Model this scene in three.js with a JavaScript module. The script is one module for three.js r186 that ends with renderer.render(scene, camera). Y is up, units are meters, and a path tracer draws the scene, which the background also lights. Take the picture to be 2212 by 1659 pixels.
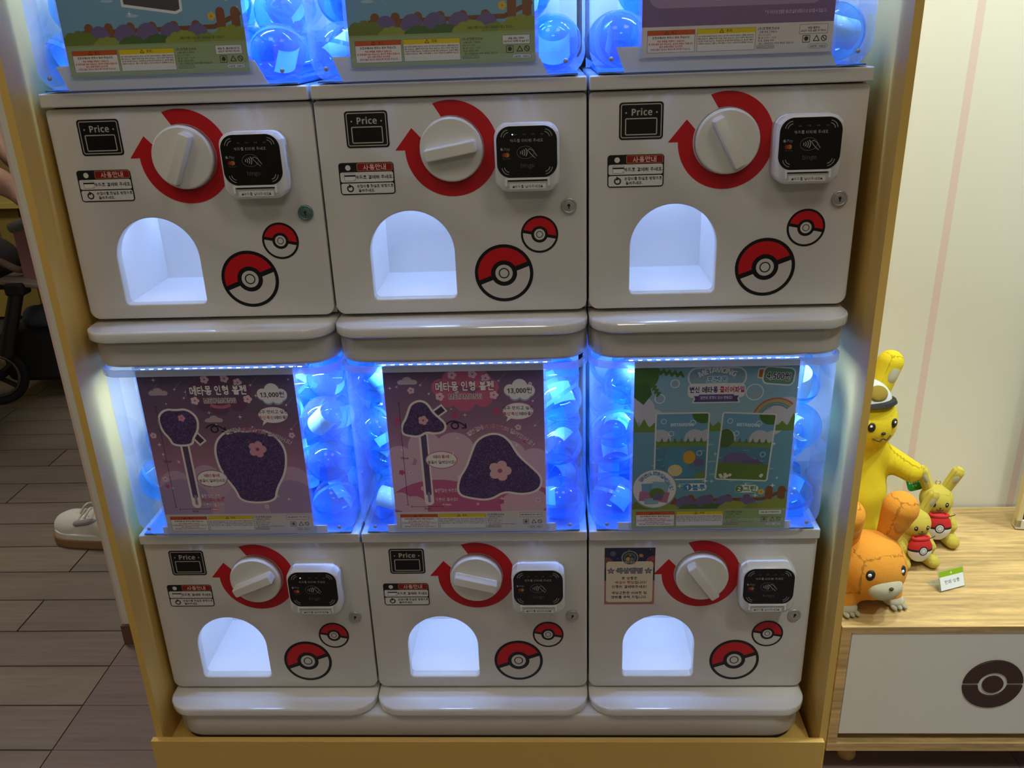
import * as THREE from 'three';
import { RoundedBoxGeometry } from 'three/addons/geometries/RoundedBoxGeometry.js';
import { MarchingCubes } from 'three/addons/objects/MarchingCubes.js';
import { mergeGeometries, mergeVertices, toCreasedNormals } from 'three/addons/utils/BufferGeometryUtils.js';
import { RectAreaLightUniformsLib } from 'three/addons/lights/RectAreaLightUniformsLib.js';

// ---------------------------------------------------------------- camera, exposure, room lights
RectAreaLightUniformsLib.init();
const scene = new THREE.Scene();
scene.background = new THREE.Color(0x000000);
const renderer = new THREE.WebGLRenderer();
renderer.toneMapping = THREE.LinearToneMapping;
renderer.toneMappingExposure = 1.0;
renderer.shadowMap.enabled = true;

const CAM = new THREE.Vector3(0.1161, 0.9538, 1.0818);
const camera = new THREE.PerspectiveCamera(2 * Math.atan(829.5 / 1875.03) * 180 / Math.PI, 2212 / 1659, 0.02, 40);
camera.position.copy(CAM);
camera.rotation.set(-0.3868, 0.049, -0.0359, 'YXZ');
scene.add(camera);

const FLOOR = -0.30, CEIL = 2.35, WALLZ = -0.485, WALLX = -0.856;
const WARM = new THREE.Color(1.0, 0.925, 0.835), SPOT = new THREE.Color(0.86, 1.0, 0.98), LED = new THREE.Color(0.27, 0.45, 1.0);
const PANEL_NITS = 2.22, SPOT_CD = 4.9, TOY_FILL_CD = 3.5, BOX_NITS = 540, CHUTE_NITS = 39;
// ceiling panels (x, z) of the shop, the last added to brighten the left aisle, and downlights (x, z, strength) along the striped wall
const PANELS = [[-0.6, 1.15, 0.85], [0.8, 1.15, 0.85], [0.1, 3.0, 3.2], [-2.2, 1.0, 1.8], [-1.8, -1.3, 8]];
const SPOTS = [[0.75, -0.12, 0.8], [1.35, -0.12, 1.0], [1.95, -0.12, 1.0]];
const TOY_FILL = [0.86, 0.95, 0.76, 0.02, -0.22];   // unseen spotlight (x, z) added to brighten the toys (x, y, z)

// ---------------------------------------------------------------- helpers
let seedState = 7;
const rnd = () => { seedState = (seedState * 1664525 + 1013904223) >>> 0; return seedState / 4294967296; };
const rr = (a, b) => a + (b - a) * rnd();
const V3 = (x, y, z) => new THREE.Vector3(x, y, z);
const lin = (r, g, b) => new THREE.Color().setRGB(r, g, b);
const std = (color, roughness = 0.5, extra = {}) => new THREE.MeshStandardMaterial({ color, roughness, ...extra });
const phys = (color, roughness = 0.5, extra = {}) => new THREE.MeshPhysicalMaterial({ color, roughness, ...extra });
const counts = new Map();
function numbered(name) { const n = counts.get(name) ?? 0; counts.set(name, n + 1); return n ? `${name}_${String(n).padStart(3, '0')}` : name; }
function tag(o, label, category, group, kind) { o.userData.label = label; if (category) o.userData.category = category; if (group) o.userData.group = group; if (kind) o.userData.kind = kind; return o; }
function thing(name, label, category, pos = [0, 0, 0], turn = 0, group) {
  const o = new THREE.Group(); o.name = numbered(name); o.position.set(...pos); o.rotation.y = turn; scene.add(o);
  return tag(o, label, category, group);
}
function part(name, geo, mat, parent, pos, rot) {
  const m = new THREE.Mesh(geo, mat); m.name = name; parent.add(m);
  if (pos) m.position.set(...pos);
  if (rot) m.rotation.set(...rot);
  return m;
}
function struct(name, geo, mat, pos, rot) { const m = part(name, geo, mat, scene, pos, rot); m.userData.kind = 'structure'; return m; }
const box = (w, h, d, x = 0, y = 0, z = 0) => new THREE.BoxGeometry(w, h, d).translate(x, y, z);
const rbox = (w, h, d, r = 0.002, s = 2) => new RoundedBoxGeometry(w, h, d, s, r);
const cyl = (r1, r2, h, n = 32) => new THREE.CylinderGeometry(r1, r2, h, n);
const sph = (r, sx = 1, sy = 1, sz = 1, n = 24) => new THREE.SphereGeometry(r, n, Math.round(n * 0.7)).scale(sx, sy, sz);
const plain = (gs) => mergeGeometries(gs.map((g) => { const c = g.index ? g.toNonIndexed() : g.clone(); for (const k of Object.keys(c.attributes)) if (!['position', 'normal', 'uv'].includes(k)) c.deleteAttribute(k); return c; }));
function tube(pts, r, n = 24, rs = 8, closed = false) { return new THREE.TubeGeometry(new THREE.CatmullRomCurve3(pts.map((p) => V3(...p)), closed), n, r, rs, closed); }
function rod(a, b, r1, r2 = r1, n = 12) {
  const A = V3(...a), B = V3(...b), d = B.clone().sub(A);
  const g = cyl(r2, r1, d.length(), n);
  g.applyQuaternion(new THREE.Quaternion().setFromUnitVectors(V3(0, 1, 0), d.clone().normalize()));
  return g.translate((A.x + B.x) / 2, (A.y + B.y) / 2, (A.z + B.z) / 2);
}
// rounded rectangle, corner radii [tl, tr, br, bl]
function rrShape(x0, y0, x1, y1, r) {
  const [tl, tr, br, bl] = Array.isArray(r) ? r : [r, r, r, r], s = new THREE.Shape();
  s.moveTo(x0 + bl, y0); s.lineTo(x1 - br, y0); if (br) s.absarc(x1 - br, y0 + br, br, -Math.PI / 2, 0);
  s.lineTo(x1, y1 - tr); if (tr) s.absarc(x1 - tr, y1 - tr, tr, 0, Math.PI / 2);
  s.lineTo(x0 + tl, y1); if (tl) s.absarc(x0 + tl, y1 - tl, tl, Math.PI / 2, Math.PI);
  s.lineTo(x0, y0 + bl); if (bl) s.absarc(x0 + bl, y0 + bl, bl, Math.PI, Math.PI * 1.5);
  return s;
}
function uvXY(g, w, h, cx = 0, cy = 0) {
  const p = g.attributes.position, uv = new Float32Array(p.count * 2);
  for (let i = 0; i < p.count; i++) { uv[i * 2] = (p.getX(i) - cx) / w + 0.5; uv[i * 2 + 1] = (p.getY(i) - cy) / h + 0.5; }
  g.setAttribute('uv', new THREE.BufferAttribute(uv, 2)); return g;
}
// thin printed plate, back at z = 0, centred on x and y
function plate(w, h, r = 0.001, d = 0.0004) {
  return uvXY(new THREE.ExtrudeGeometry(rrShape(-w / 2, -h / 2, w / 2, h / 2, r), { depth: d, bevelEnabled: false, curveSegments: 8 }), w, h);
}
// plan outline (x, z) with front corner radius rf, extruded upwards from y0 to y1 with a bevel
function planSlab(x0, x1, zBack, zFront, rf, rb, y0, y1, bevel, seg = 10) {
  const s = rrShape(x0 + bevel, -zFront + bevel, x1 - bevel, -zBack - bevel, [rb, rb, rf, rf]);
  const g = new THREE.ExtrudeGeometry(s, { depth: y1 - y0 - 2 * bevel, bevelEnabled: bevel > 0, bevelSize: bevel, bevelThickness: bevel, bevelSegments: 3, curveSegments: seg });
  g.rotateX(-Math.PI / 2); g.translate(0, y0 + bevel, 0);
  return toCreasedNormals(g, 0.6);
}
function boxUV(g, s = 1) {   // uv in metres on box-like pieces, by the dominant normal
  if (g.index) g = g.toNonIndexed();
  const p = g.attributes.position, n = g.attributes.normal, uv = new Float32Array(p.count * 2);
  for (let i = 0; i < p.count; i++) {
    const ax = Math.abs(n.getX(i)), ay = Math.abs(n.getY(i)), az = Math.abs(n.getZ(i));
    const [u, v] = ay > ax && ay > az ? [p.getX(i), p.getZ(i)] : ax > az ? [p.getZ(i), p.getY(i)] : [p.getX(i), p.getY(i)];
    uv[i * 2] = u * s; uv[i * 2 + 1] = v * s;
  }
  g.setAttribute('uv', new THREE.BufferAttribute(uv, 2)); return g;
}
function canvas(w, h, draw) {
  const c = document.createElement('canvas'); c.width = w; c.height = h;
  const x = c.getContext('2d'); draw(x, w, h);
  const t = new THREE.CanvasTexture(c); t.colorSpace = THREE.SRGBColorSpace; t.magFilter = THREE.LinearFilter; t.anisotropy = 8;
  return t;
}
function dataTex(w, h, f, color = true) {
  const d = new Uint8Array(w * h * 4);
  for (let y = 0; y < h; y++) for (let x = 0; x < w; x++) { const c = f(x, y), o = (y * w + x) * 4; d[o] = c[0]; d[o + 1] = c[1]; d[o + 2] = c[2]; d[o + 3] = 255; }
  const t = new THREE.DataTexture(d, w, h); t.wrapS = t.wrapT = THREE.RepeatWrapping; t.magFilter = THREE.LinearFilter; t.needsUpdate = true;
  if (color) t.colorSpace = THREE.SRGBColorSpace;
  return t;
}
// tiling value noise
function noise2(px, py, seed) {
  const r = []; let s = seed >>> 0; for (let i = 0; i < px * py; i++) { s = (s * 1664525 + 1013904223) >>> 0; r.push(s / 4294967296); }
  return (u, v) => {
    const x = ((u % 1) + 1) % 1 * px, y = ((v % 1) + 1) % 1 * py, x0 = Math.floor(x), y0 = Math.floor(y), f = (t) => t * t * (3 - 2 * t), a = f(x - x0), b = f(y - y0);
    const g = (i, j) => r[((j + py) % py) * px + ((i + px) % px)];
    return (g(x0, y0) * (1 - a) + g(x0 + 1, y0) * a) * (1 - b) + (g(x0, y0 + 1) * (1 - a) + g(x0 + 1, y0 + 1) * a) * b;
  };
}

// ---------------------------------------------------------------- Korean lettering, drawn stroke by stroke
const C0 = (x, y, r) => ({ c: [x, y, r] });
const JAMO = {
  g: [[.05, .1, .93, .1, .88, .95]], n: [[.1, .05, .1, .9, .95, .9]], d: [[.95, .1, .1, .1, .1, .9, .95, .9]],
  r: [[.06, .1, .93, .1, .93, .5, .08, .5, .08, .9, .95, .9]], m: [[.1, .1, .9, .1, .9, .9, .1, .9, .1, .1]],
  b: [[.1, .03, .1, .95, .9, .95, .9, .03], [.1, .5, .9, .5]], s: [[.5, .05, .42, .45, .03, .95], [.46, .4, .97, .95]],
  o: [C0(.5, .5, .42)], j: [[.06, .1, .94, .1], [.52, .1, .42, .5, .03, .95], [.46, .45, .97, .95]],
  c: [[.34, 0, .66, 0], [.06, .24, .94, .24], [.52, .24, .42, .58, .03, .97], [.46, .55, .97, .97]],
  k: [[.05, .1, .93, .1, .88, .95], [.06, .5, .9, .5]], t: [[.95, .08, .1, .08, .1, .92, .95, .92], [.1, .5, .9, .5]],
  p: [[0, .1, 1, .1], [0, .92, 1, .92], [.3, .1, .3, .92], [.7, .1, .7, .92]], h: [[.34, 0, .66, 0], [.05, .24, .95, .24], C0(.5, .66, .3)],
};
const twin = (a, b = a) => [[a, 0, .46], [b, .54, .46]];
const INIT = ['g', 'gg', 'n', 'd', 'dd', 'r', 'm', 'b', 'bb', 's', 'ss', 'o', 'j', 'jj', 'c', 'k', 't', 'p', 'h'];
const FINAL = ['', 'g', 'gg', 'gs', 'n', 'nj', 'nh', 'd', 'r', 'rg', 'rm', 'rb', 'rs', 'rt', 'rp', 'rh', 'm', 'b', 'bs', 's', 'ss', 'o', 'j', 'c', 'k', 't', 'p', 'h'];
const VOW = [['', 'a'], ['', 'ae'], ['', 'ya'], ['', 'yae'], ['', 'eo'], ['', 'e'], ['', 'yeo'], ['', 'ye'], ['o', ''], ['o', 'a'], ['o', 'ae'], ['o', 'i'], ['yo', ''], ['u', ''], ['u', 'eo'], ['u', 'e'], ['u', 'i'], ['yu', ''], ['eu', ''], ['eu', 'i'], ['', 'i']];
const VV = {   // vertical vowels
  i: [[.5, 0, .5, 1]], a: [[.4, 0, .4, 1], [.4, .48, .95, .48]], ya: [[.4, 0, .4, 1], [.4, .34, .95, .34], [.4, .62, .95, .62]],
  eo: [[.65, 0, .65, 1], [.1, .48, .65, .48]], yeo: [[.65, 0, .65, 1], [.1, .34, .65, .34], [.1, .62, .65, .62]],
  ae: [[.22, .02, .22, .98], [.8, 0, .8, 1], [.22, .48, .8, .48]], yae: [[.22, .02, .22, .98], [.8, 0, .8, 1], [.22, .36, .8, .36], [.22, .6, .8, .6]],
  e: [[.5, .02, .5, .98], [.9, 0, .9, 1], [0, .48, .5, .48]], ye: [[.5, .02, .5, .98], [.9, 0, .9, 1], [0, .34, .5, .34], [0, .6, .5, .6]],
};
const HV = { o: [[0, .85, 1, .85], [.5, .05, .5, .85]], yo: [[0, .85, 1, .85], [.33, .05, .33, .85], [.67, .05, .67, .85]], u: [[0, .3, 1, .3], [.5, .3, .5, 1]], yu: [[0, .3, 1, .3], [.33, .3, .33, 1], [.67, .3, .67, 1]], eu: [[0, .5, 1, .5]] };
function strokes(x, list, bx, by, bw, bh) {
  for (const s of list) {
    x.beginPath();
    if (s.c) x.ellipse(bx + s.c[0] * bw, by + s.c[1] * bh, s.c[2] * bw, s.c[2] * bh * (list.length > 1 ? 0.95 : 1), 0, 0, 7);
    else for (let i = 0; i < s.length; i += 2) x[i ? 'lineTo' : 'moveTo'](bx + s[i] * bw, by + s[i + 1] * bh);
    x.stroke();
  }
}
function cons(x, key, bx, by, bw, bh) {
  if (!key) return;
  if (JAMO[key]) return strokes(x, JAMO[key], bx, by, bw, bh);
  for (const [k, o, w] of twin(key[0], key[1])) strokes(x, JAMO[k], bx + o * bw, by, w * bw, bh);
}
function syllable(x, code, px, py, s) {   // px, py: top left; s: em box
  const k = code - 0xAC00, ini = INIT[Math.floor(k / 588)], [hv, vv] = VOW[Math.floor((k % 588) / 28)], fin = FINAL[k % 28];
  const at = (a, b, w, h) => [px + a * s, py + b * s, w * s, h * s], F = !!fin;
  if (hv && vv) {
    cons(x, ini, ...at(.04, .02, .5, F ? .28 : .42)); strokes(x, HV[hv], ...at(0, F ? .3 : .5, .6, F ? .26 : .38)); strokes(x, VV[vv], ...at(.6, 0, .38, F ? .62 : 1));
  } else if (hv) {
    cons(x, ini, ...at(.16, .02, .66, F ? .31 : .44)); strokes(x, HV[hv], ...at(.02, F ? .34 : .5, .94, F ? .25 : .44));
  } else {
    const wide = ['ae', 'e', 'yae', 'ye'].includes(vv);
    cons(x, ini, ...at(.02, F ? .03 : .12, wide ? .42 : .5, F ? .5 : .76)); strokes(x, VV[vv], ...at(wide ? .46 : .56, 0, wide ? .5 : .42, F ? .62 : 1));
  }
  if (F) cons(x, fin, ...at(.2, .67, .68, .31));
}
function widthOf(x, str, s) { let w = 0; for (const ch of str) { const c = ch.codePointAt(0); if (c >= 0xAC00 && c <= 0xD7A3) w += s * 0.98; else if (ch === ' ') w += s * .32; else w += x.measureText(ch).width; } return w; }
// opt: color, w (stroke weight share of size), out (outline colour), ow, align, font, max
function write(x, str, cx, cy, size, opt = {}) {
  const { color = '#222', w = .11, out, ow = .12, align = 'center', font = 'bold', max } = opt;
  x.save(); x.translate(cx, cy); if (opt.rot) x.rotate(opt.rot);
  x.font = `${font} ${size * 1.02}px sans-serif`; x.textBaseline = 'middle'; x.textAlign = 'left'; x.lineCap = x.lineJoin = 'round';
  const W = widthOf(x, str, size); if (max && W > max) x.scale(max / W, 1);
  const x0 = align === 'center' ? -W / 2 : align === 'right' ? -W : 0;
  for (const pass of out ? [1, 0] : [0]) {
    let px = x0;
    for (const ch of str) {
      const c = ch.codePointAt(0);
      x.strokeStyle = pass ? out : color; x.fillStyle = pass ? out : color;
      if (c >= 0xAC00 && c <= 0xD7A3) { x.lineWidth = size * (w + (pass ? 2 * ow : 0)); syllable(x, c, px + size * .05, -size * .45, size * .88); px += size * .98; } else if (ch === ' ') px += size * .32;
      else { if (pass) { x.lineWidth = size * 2 * ow; x.strokeText(ch, px, 0); } x.fillText(ch, px, 0); px += x.measureText(ch).width; }
    }
  }
  x.restore();
}
function writeArc(x, runs, p0, p1, p2, size, opt = {}) {   // runs: [text, colour] along a quadratic curve
  x.font = `bold ${size}px sans-serif`;
  const all = runs.flatMap(([t, c]) => [...t].map((ch) => [ch, c])), ws = all.map(([ch]) => widthOf(x, ch, size)), W = ws.reduce((a, b) => a + b, 0);
  let run = 0;
  all.forEach(([ch, c], i) => {
    const t = (run + ws[i] / 2) / W; run += ws[i];
    const q = (k) => (1 - t) ** 2 * p0[k] + 2 * t * (1 - t) * p1[k] + t * t * p2[k], dq = (k) => 2 * (1 - t) * (p1[k] - p0[k]) + 2 * t * (p2[k] - p1[k]);
    if (ch !== ' ') write(x, ch, q(0), q(1), size, { ...opt, color: c, rot: Math.atan2(dq(1), dq(0)) });
  });
}
// flat print motifs
const fillC = (x, c) => { x.fillStyle = c; };
function circle(x, a, b, r, c, r2 = r) { x.fillStyle = c; x.beginPath(); x.ellipse(a, b, r, r2, 0, 0, 7); x.fill(); }
function rrect(x, a, b, w, h, r, fill, stroke, lw = 3) { x.beginPath(); x.roundRect(a, b, w, h, r); if (fill) { x.fillStyle = fill; x.fill(); } if (stroke) { x.strokeStyle = stroke; x.lineWidth = lw; x.stroke(); } }
function poly(x, pts, fill, stroke, lw = 3) { x.beginPath(); pts.forEach((p, i) => x[i ? 'lineTo' : 'moveTo'](...p)); x.closePath(); if (fill) { x.fillStyle = fill; x.fill(); } if (stroke) { x.strokeStyle = stroke; x.lineWidth = lw; x.lineJoin = 'round'; x.stroke(); } }
function blossom(x, a, b, r, c = '#e9b9c6', mid = '#b8566f', turn = 0) { for (let k = 0; k < 5; k++) { const t = turn + k * 1.2566; circle(x, a + Math.cos(t) * r * .55, b + Math.sin(t) * r * .55, r * .42, c); } circle(x, a, b, r * .2, mid); }
function sparkle(x, a, b, r, c = '#efe6d8') { x.fillStyle = c; x.beginPath(); for (let k = 0; k < 8; k++) { const q = k % 2 ? r * .26 : r, t = k * Math.PI / 4 - Math.PI / 2; x[k ? 'lineTo' : 'moveTo'](a + Math.cos(t) * q, b + Math.sin(t) * q); } x.fill(); }
function cloudlet(x, a, b, w, c) { circle(x, a - w * .28, b + w * .03, w * .2, c, w * .13); circle(x, a, b - w * .06, w * .24, c, w * .19); circle(x, a + w * .28, b + w * .03, w * .2, c, w * .13); rrect(x, a - w * .45, b, w * .9, w * .15, w * .07, c); }
function bush(x, a, b, w, c) { for (let k = 0; k < 7; k++) { const t = Math.PI + k * Math.PI / 6; circle(x, a + Math.cos(t) * w * .42, b + Math.sin(t) * w * .3, w * .17, c); } x.fillStyle = c; x.fillRect(a - w * .5, b - w * .1, w, w * .5); circle(x, a, b - w * .05, w * .42, c, w * .3); }
function fleece(x, pts, c, edge) {   // soft plain cushion outline with a fleece edge and speckle
  const smooth = (grow, fill) => { x.fillStyle = fill; x.beginPath(); const n = pts.length; for (let i = 0; i <= n; i++) { const p = pts[i % n], q = pts[(i + 1) % n]; const mx = (p[0] + q[0]) / 2, my = (p[1] + q[1]) / 2; i ? x.quadraticCurveTo(p[0], p[1], mx, my) : x.moveTo(mx, my); } x.closePath(); x.fill(); if (grow) { x.strokeStyle = fill; x.lineWidth = grow * 2; x.lineJoin = 'round'; x.stroke(); } };
  smooth(15, edge); smooth(0, c);
  x.save(); x.clip();
  const xs = pts.map((p) => p[0]), ys = pts.map((p) => p[1]), x0 = Math.min(...xs), x1 = Math.max(...xs), y0 = Math.min(...ys), y1 = Math.max(...ys);
  for (let i = 0; i < (x1 - x0) * (y1 - y0) / 40; i++) circle(x, rr(x0, x1), rr(y0, y1), rr(2, 4.5), rnd() < .5 ? 'rgba(40,24,58,.35)' : 'rgba(150,120,175,.28)');
  x.restore();
}
function balloon(x, a, b, w, h, tail, rim) { circle(x, a, b, w / 2 + 6, rim, h / 2 + 6); circle(x, a, b, w / 2, '#f3ece4', h / 2); poly(x, [[a + tail[0], b + tail[1]], [a + tail[2], b + h * .3], [a + tail[2] + w * .14, b + h * .38]], '#f3ece4'); }

// ---------------------------------------------------------------- print: door stickers, card reader, signs
const RED = '#c40c18', BLK = '#0c0c0e';
const texPrice = canvas(420, 344, (x) => {
  rrect(x, 0, 0, 420, 344, 34, BLK); rrect(x, 20, 20, 380, 304, 18, null, '#b9b3a8', 9);
  write(x, 'Price', 214, 92, 84, { color: '#b9b3a8' }); circle(x, 66, 96, 8, '#b9b3a8'); circle(x, 356, 96, 8, '#b9b3a8');
  rrect(x, 62, 150, 296, 148, 10, '#08080a', '#b9b3a8', 10);
});
const texUsage = canvas(700, 400, (x) => {
  rrect(x, 0, 0, 700, 400, 40, '#121214'); circle(x, 120, 62, 34, '#ddd6cc');
  rrect(x, 236, 12, 446, 92, 14, '#8c1119', '#b08a4a', 7); write(x, '사용안내', 462, 60, 76, { color: '#e8ded2', w: .1 });
  rrect(x, 14, 118, 672, 124, 24, '#d8d4d0'); rrect(x, 14, 256, 672, 130, 24, '#d8d4d0');
  rrect(x, 66, 136, 140, 88, 12, '#e4e0dc', '#55524f', 4); x.fillStyle = '#1b1b1e'; x.fillRect(66, 152, 140, 20); circle(x, 190, 210, 8, '#55524f'); circle(x, 190, 210, 5, '#e4e0dc');
  write(x, '카드로 결제해 주세요.', 446, 182, 50, { color: '#17171a', w: .13 });
  x.strokeStyle = '#17171a'; x.lineWidth = 17; x.beginPath(); x.arc(128, 322, 36, -.9, 4.2); x.stroke(); poly(x, [[112, 262], [158, 290], [112, 316]], '#17171a');
  write(x, '손잡이를 화살표 방향으로', 446, 294, 42, { color: '#17171a', w: .13, max: 470 }); write(x, '돌려주세요.', 226, 348, 42, { color: '#17171a', w: .13, align: 'left' });
});
const texBall = canvas(512, 512, (x) => {
  circle(x, 256, 256, 256, BLK);
  x.save(); x.beginPath(); x.arc(256, 256, 227, 0, 7); x.clip(); x.fillStyle = '#c9c3bc'; x.fillRect(0, 0, 512, 512); x.fillStyle = RED; x.fillRect(0, 0, 512, 256); x.fillStyle = BLK; x.fillRect(0, 235, 512, 42); x.restore();
  circle(x, 256, 256, 114, BLK); circle(x, 256, 256, 76, '#c9c3bc'); circle(x, 256, 256, 47, BLK); circle(x, 256, 256, 37, '#c9c3bc');
});
const texReader = canvas(720, 600, (x) => {
  x.fillStyle = '#060607'; x.fillRect(0, 0, 720, 600);
  const G = '#8d8d8d'; x.strokeStyle = G; x.lineWidth = 10; x.lineCap = 'round';
  for (const [a, b, t0] of [[150, 132, Math.PI], [570, 132, -Math.PI / 2], [570, 470, 0], [150, 470, Math.PI / 2]]) for (const r of [92, 62]) { x.beginPath(); x.arc(a, b, r, t0 + .16, t0 + Math.PI / 2 - .16); x.stroke(); }
  ['준비', '진행', '완료', '에러'].forEach((t, i) => write(x, t, 226 + i * 106, 96, 20, { color: '#6c6c6c' }));
  write(x, '카드를 터치해 주세요', 360, 166, 42, { color: '#b4b4b4', w: .08 });
  circle(x, 62, 262, 17, G); circle(x, 76, 252, 8, '#060607'); write(x, 'Pay', 122, 262, 44, { color: G, font: '' });
  circle(x, 92, 330, 26, '#8e1d1a'); circle(x, 126, 330, 26, '#a8762a'); circle(x, 109, 330, 15, '#9a4a20', 20); write(x, 'Tap & Go', 116, 372, 22, { color: '#707070', font: '' });
  x.strokeStyle = '#7c7c7c'; x.lineWidth = 4; x.beginPath(); x.ellipse(344, 304, 100, 72, 0, 0, 7); x.stroke();
  x.strokeStyle = '#a8a8a8'; x.lineWidth = 9; for (let k = 0; k < 4; k++) { x.beginPath(); x.arc(266 + k * 8, 304, 22 + k * 17, -.62, .62); x.stroke(); }
  x.lineWidth = 6; x.beginPath(); x.moveTo(480, 350); x.lineTo(440, 290); x.lineTo(400, 262); x.lineTo(372, 276); x.lineTo(398, 312); x.lineTo(430, 348); x.lineTo(462, 372); x.stroke();
  write(x, 'bingo', 366, 456, 66, { color: '#5a5a5e', font: '' });
});
const texInsert = canvas(640, 90, (x) => { x.fillStyle = '#d9d7d2'; x.fillRect(0, 0, 640, 90); write(x, '카드를 넣어주세요', 320, 46, 58, { color: '#1e1d1d', w: .1 }); for (const a of [70, 570]) poly(x, [[a - 26, 66], [a + 26, 66], [a, 22]], '#1e1d1d'); });
const texSerial = canvas(512, 64, (x) => { x.fillStyle = '#d9d7d2'; x.fillRect(0, 0, 512, 64); write(x, '2000092488', 256, 34, 56, { color: '#2a2a2a', max: 480 }); });
const texRandom = canvas(720, 980, (x, W, H) => {
  x.fillStyle = '#262a48'; x.fillRect(0, 0, W, 560); x.fillStyle = '#a8706a'; x.fillRect(0, 560, W, H - 560);
  circle(x, 120, 96, 42, '#56636e'); circle(x, 520, 130, 30, '#b08a52'); circle(x, 30, 250, 90, '#7c4a44'); circle(x, 690, 240, 100, '#8c4448'); for (let i = 0; i < 14; i++) circle(x, rr(20, 700), rr(20, 200), rr(2, 7), '#c8c4b4');
  rrect(x, 24, 230, 672, 710, 46, '#d8cdb4');
  circle(x, 360, 170, 118, '#cfc8b6'); circle(x, 360, 170, 110, '#333c52'); circle(x, 360, 170, 84, '#50705c'); circle(x, 360, 176, 66, '#2a2f44'); circle(x, 336, 190, 34, '#c59a2c'); circle(x, 384, 196, 34, '#66707c'); circle(x, 366, 130, 18, '#b0583c');
  write(x, '어디든지', 360, 246, 40, { color: '#e8dcc4', out: '#3a3040' }); write(x, '색상랜덤', 360, 392, 98, { color: '#8a8aa0', out: '#4a4454', w: .13, ow: .07 });
  for (const a of [92, 628]) { const p = []; for (let k = 0; k < 10; k++) { const q = k % 2 ? 24 : 54, t = k * Math.PI / 5 - Math.PI / 2; p.push([a + Math.cos(t) * q, 394 + Math.sin(t) * q]); } poly(x, p, '#8a8aa0', '#4a4454', 9); }
  const o = { color: '#2c2638', w: .13 };
  write(x, '본 상품은', 360, 520, 54, o); write(x, '색상이 랜덤', 292, 594, 54, { ...o, color: '#a32a22' }); write(x, '입니다!', 520, 594, 54, o); write(x, '신중히 결제해주세요!', 360, 668, 54, { ...o, max: 560 });
  write(x, '색상교환은 어려운 점', 360, 778, 54, { ...o, max: 560 }); write(x, '양해를 부탁 드립니다.', 360, 852, 54, { ...o, max: 560 });
});
const texTagCard = canvas(480, 330, (x) => { x.fillStyle = '#e9edf0'; x.fillRect(0, 0, 480, 330); x.fillStyle = '#8fb51e'; x.fillRect(0, 0, 480, 96); circle(x, 236, 50, 16, '#eef2e4'); write(x, '판매 상품', 240, 200, 74, { color: '#2c3140', w: .08 }); });
const texGreenTag = canvas(256, 256, (x) => { x.fillStyle = '#1f8a35'; x.fillRect(0, 0, 256, 256); write(x, '포근한친구', 128, 110, 40, { color: '#d8efd4' }); circle(x, 60, 50, 18, '#8fc23a'); write(x, '인형', 120, 170, 40, { color: '#d8efd4' }); });

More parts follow.
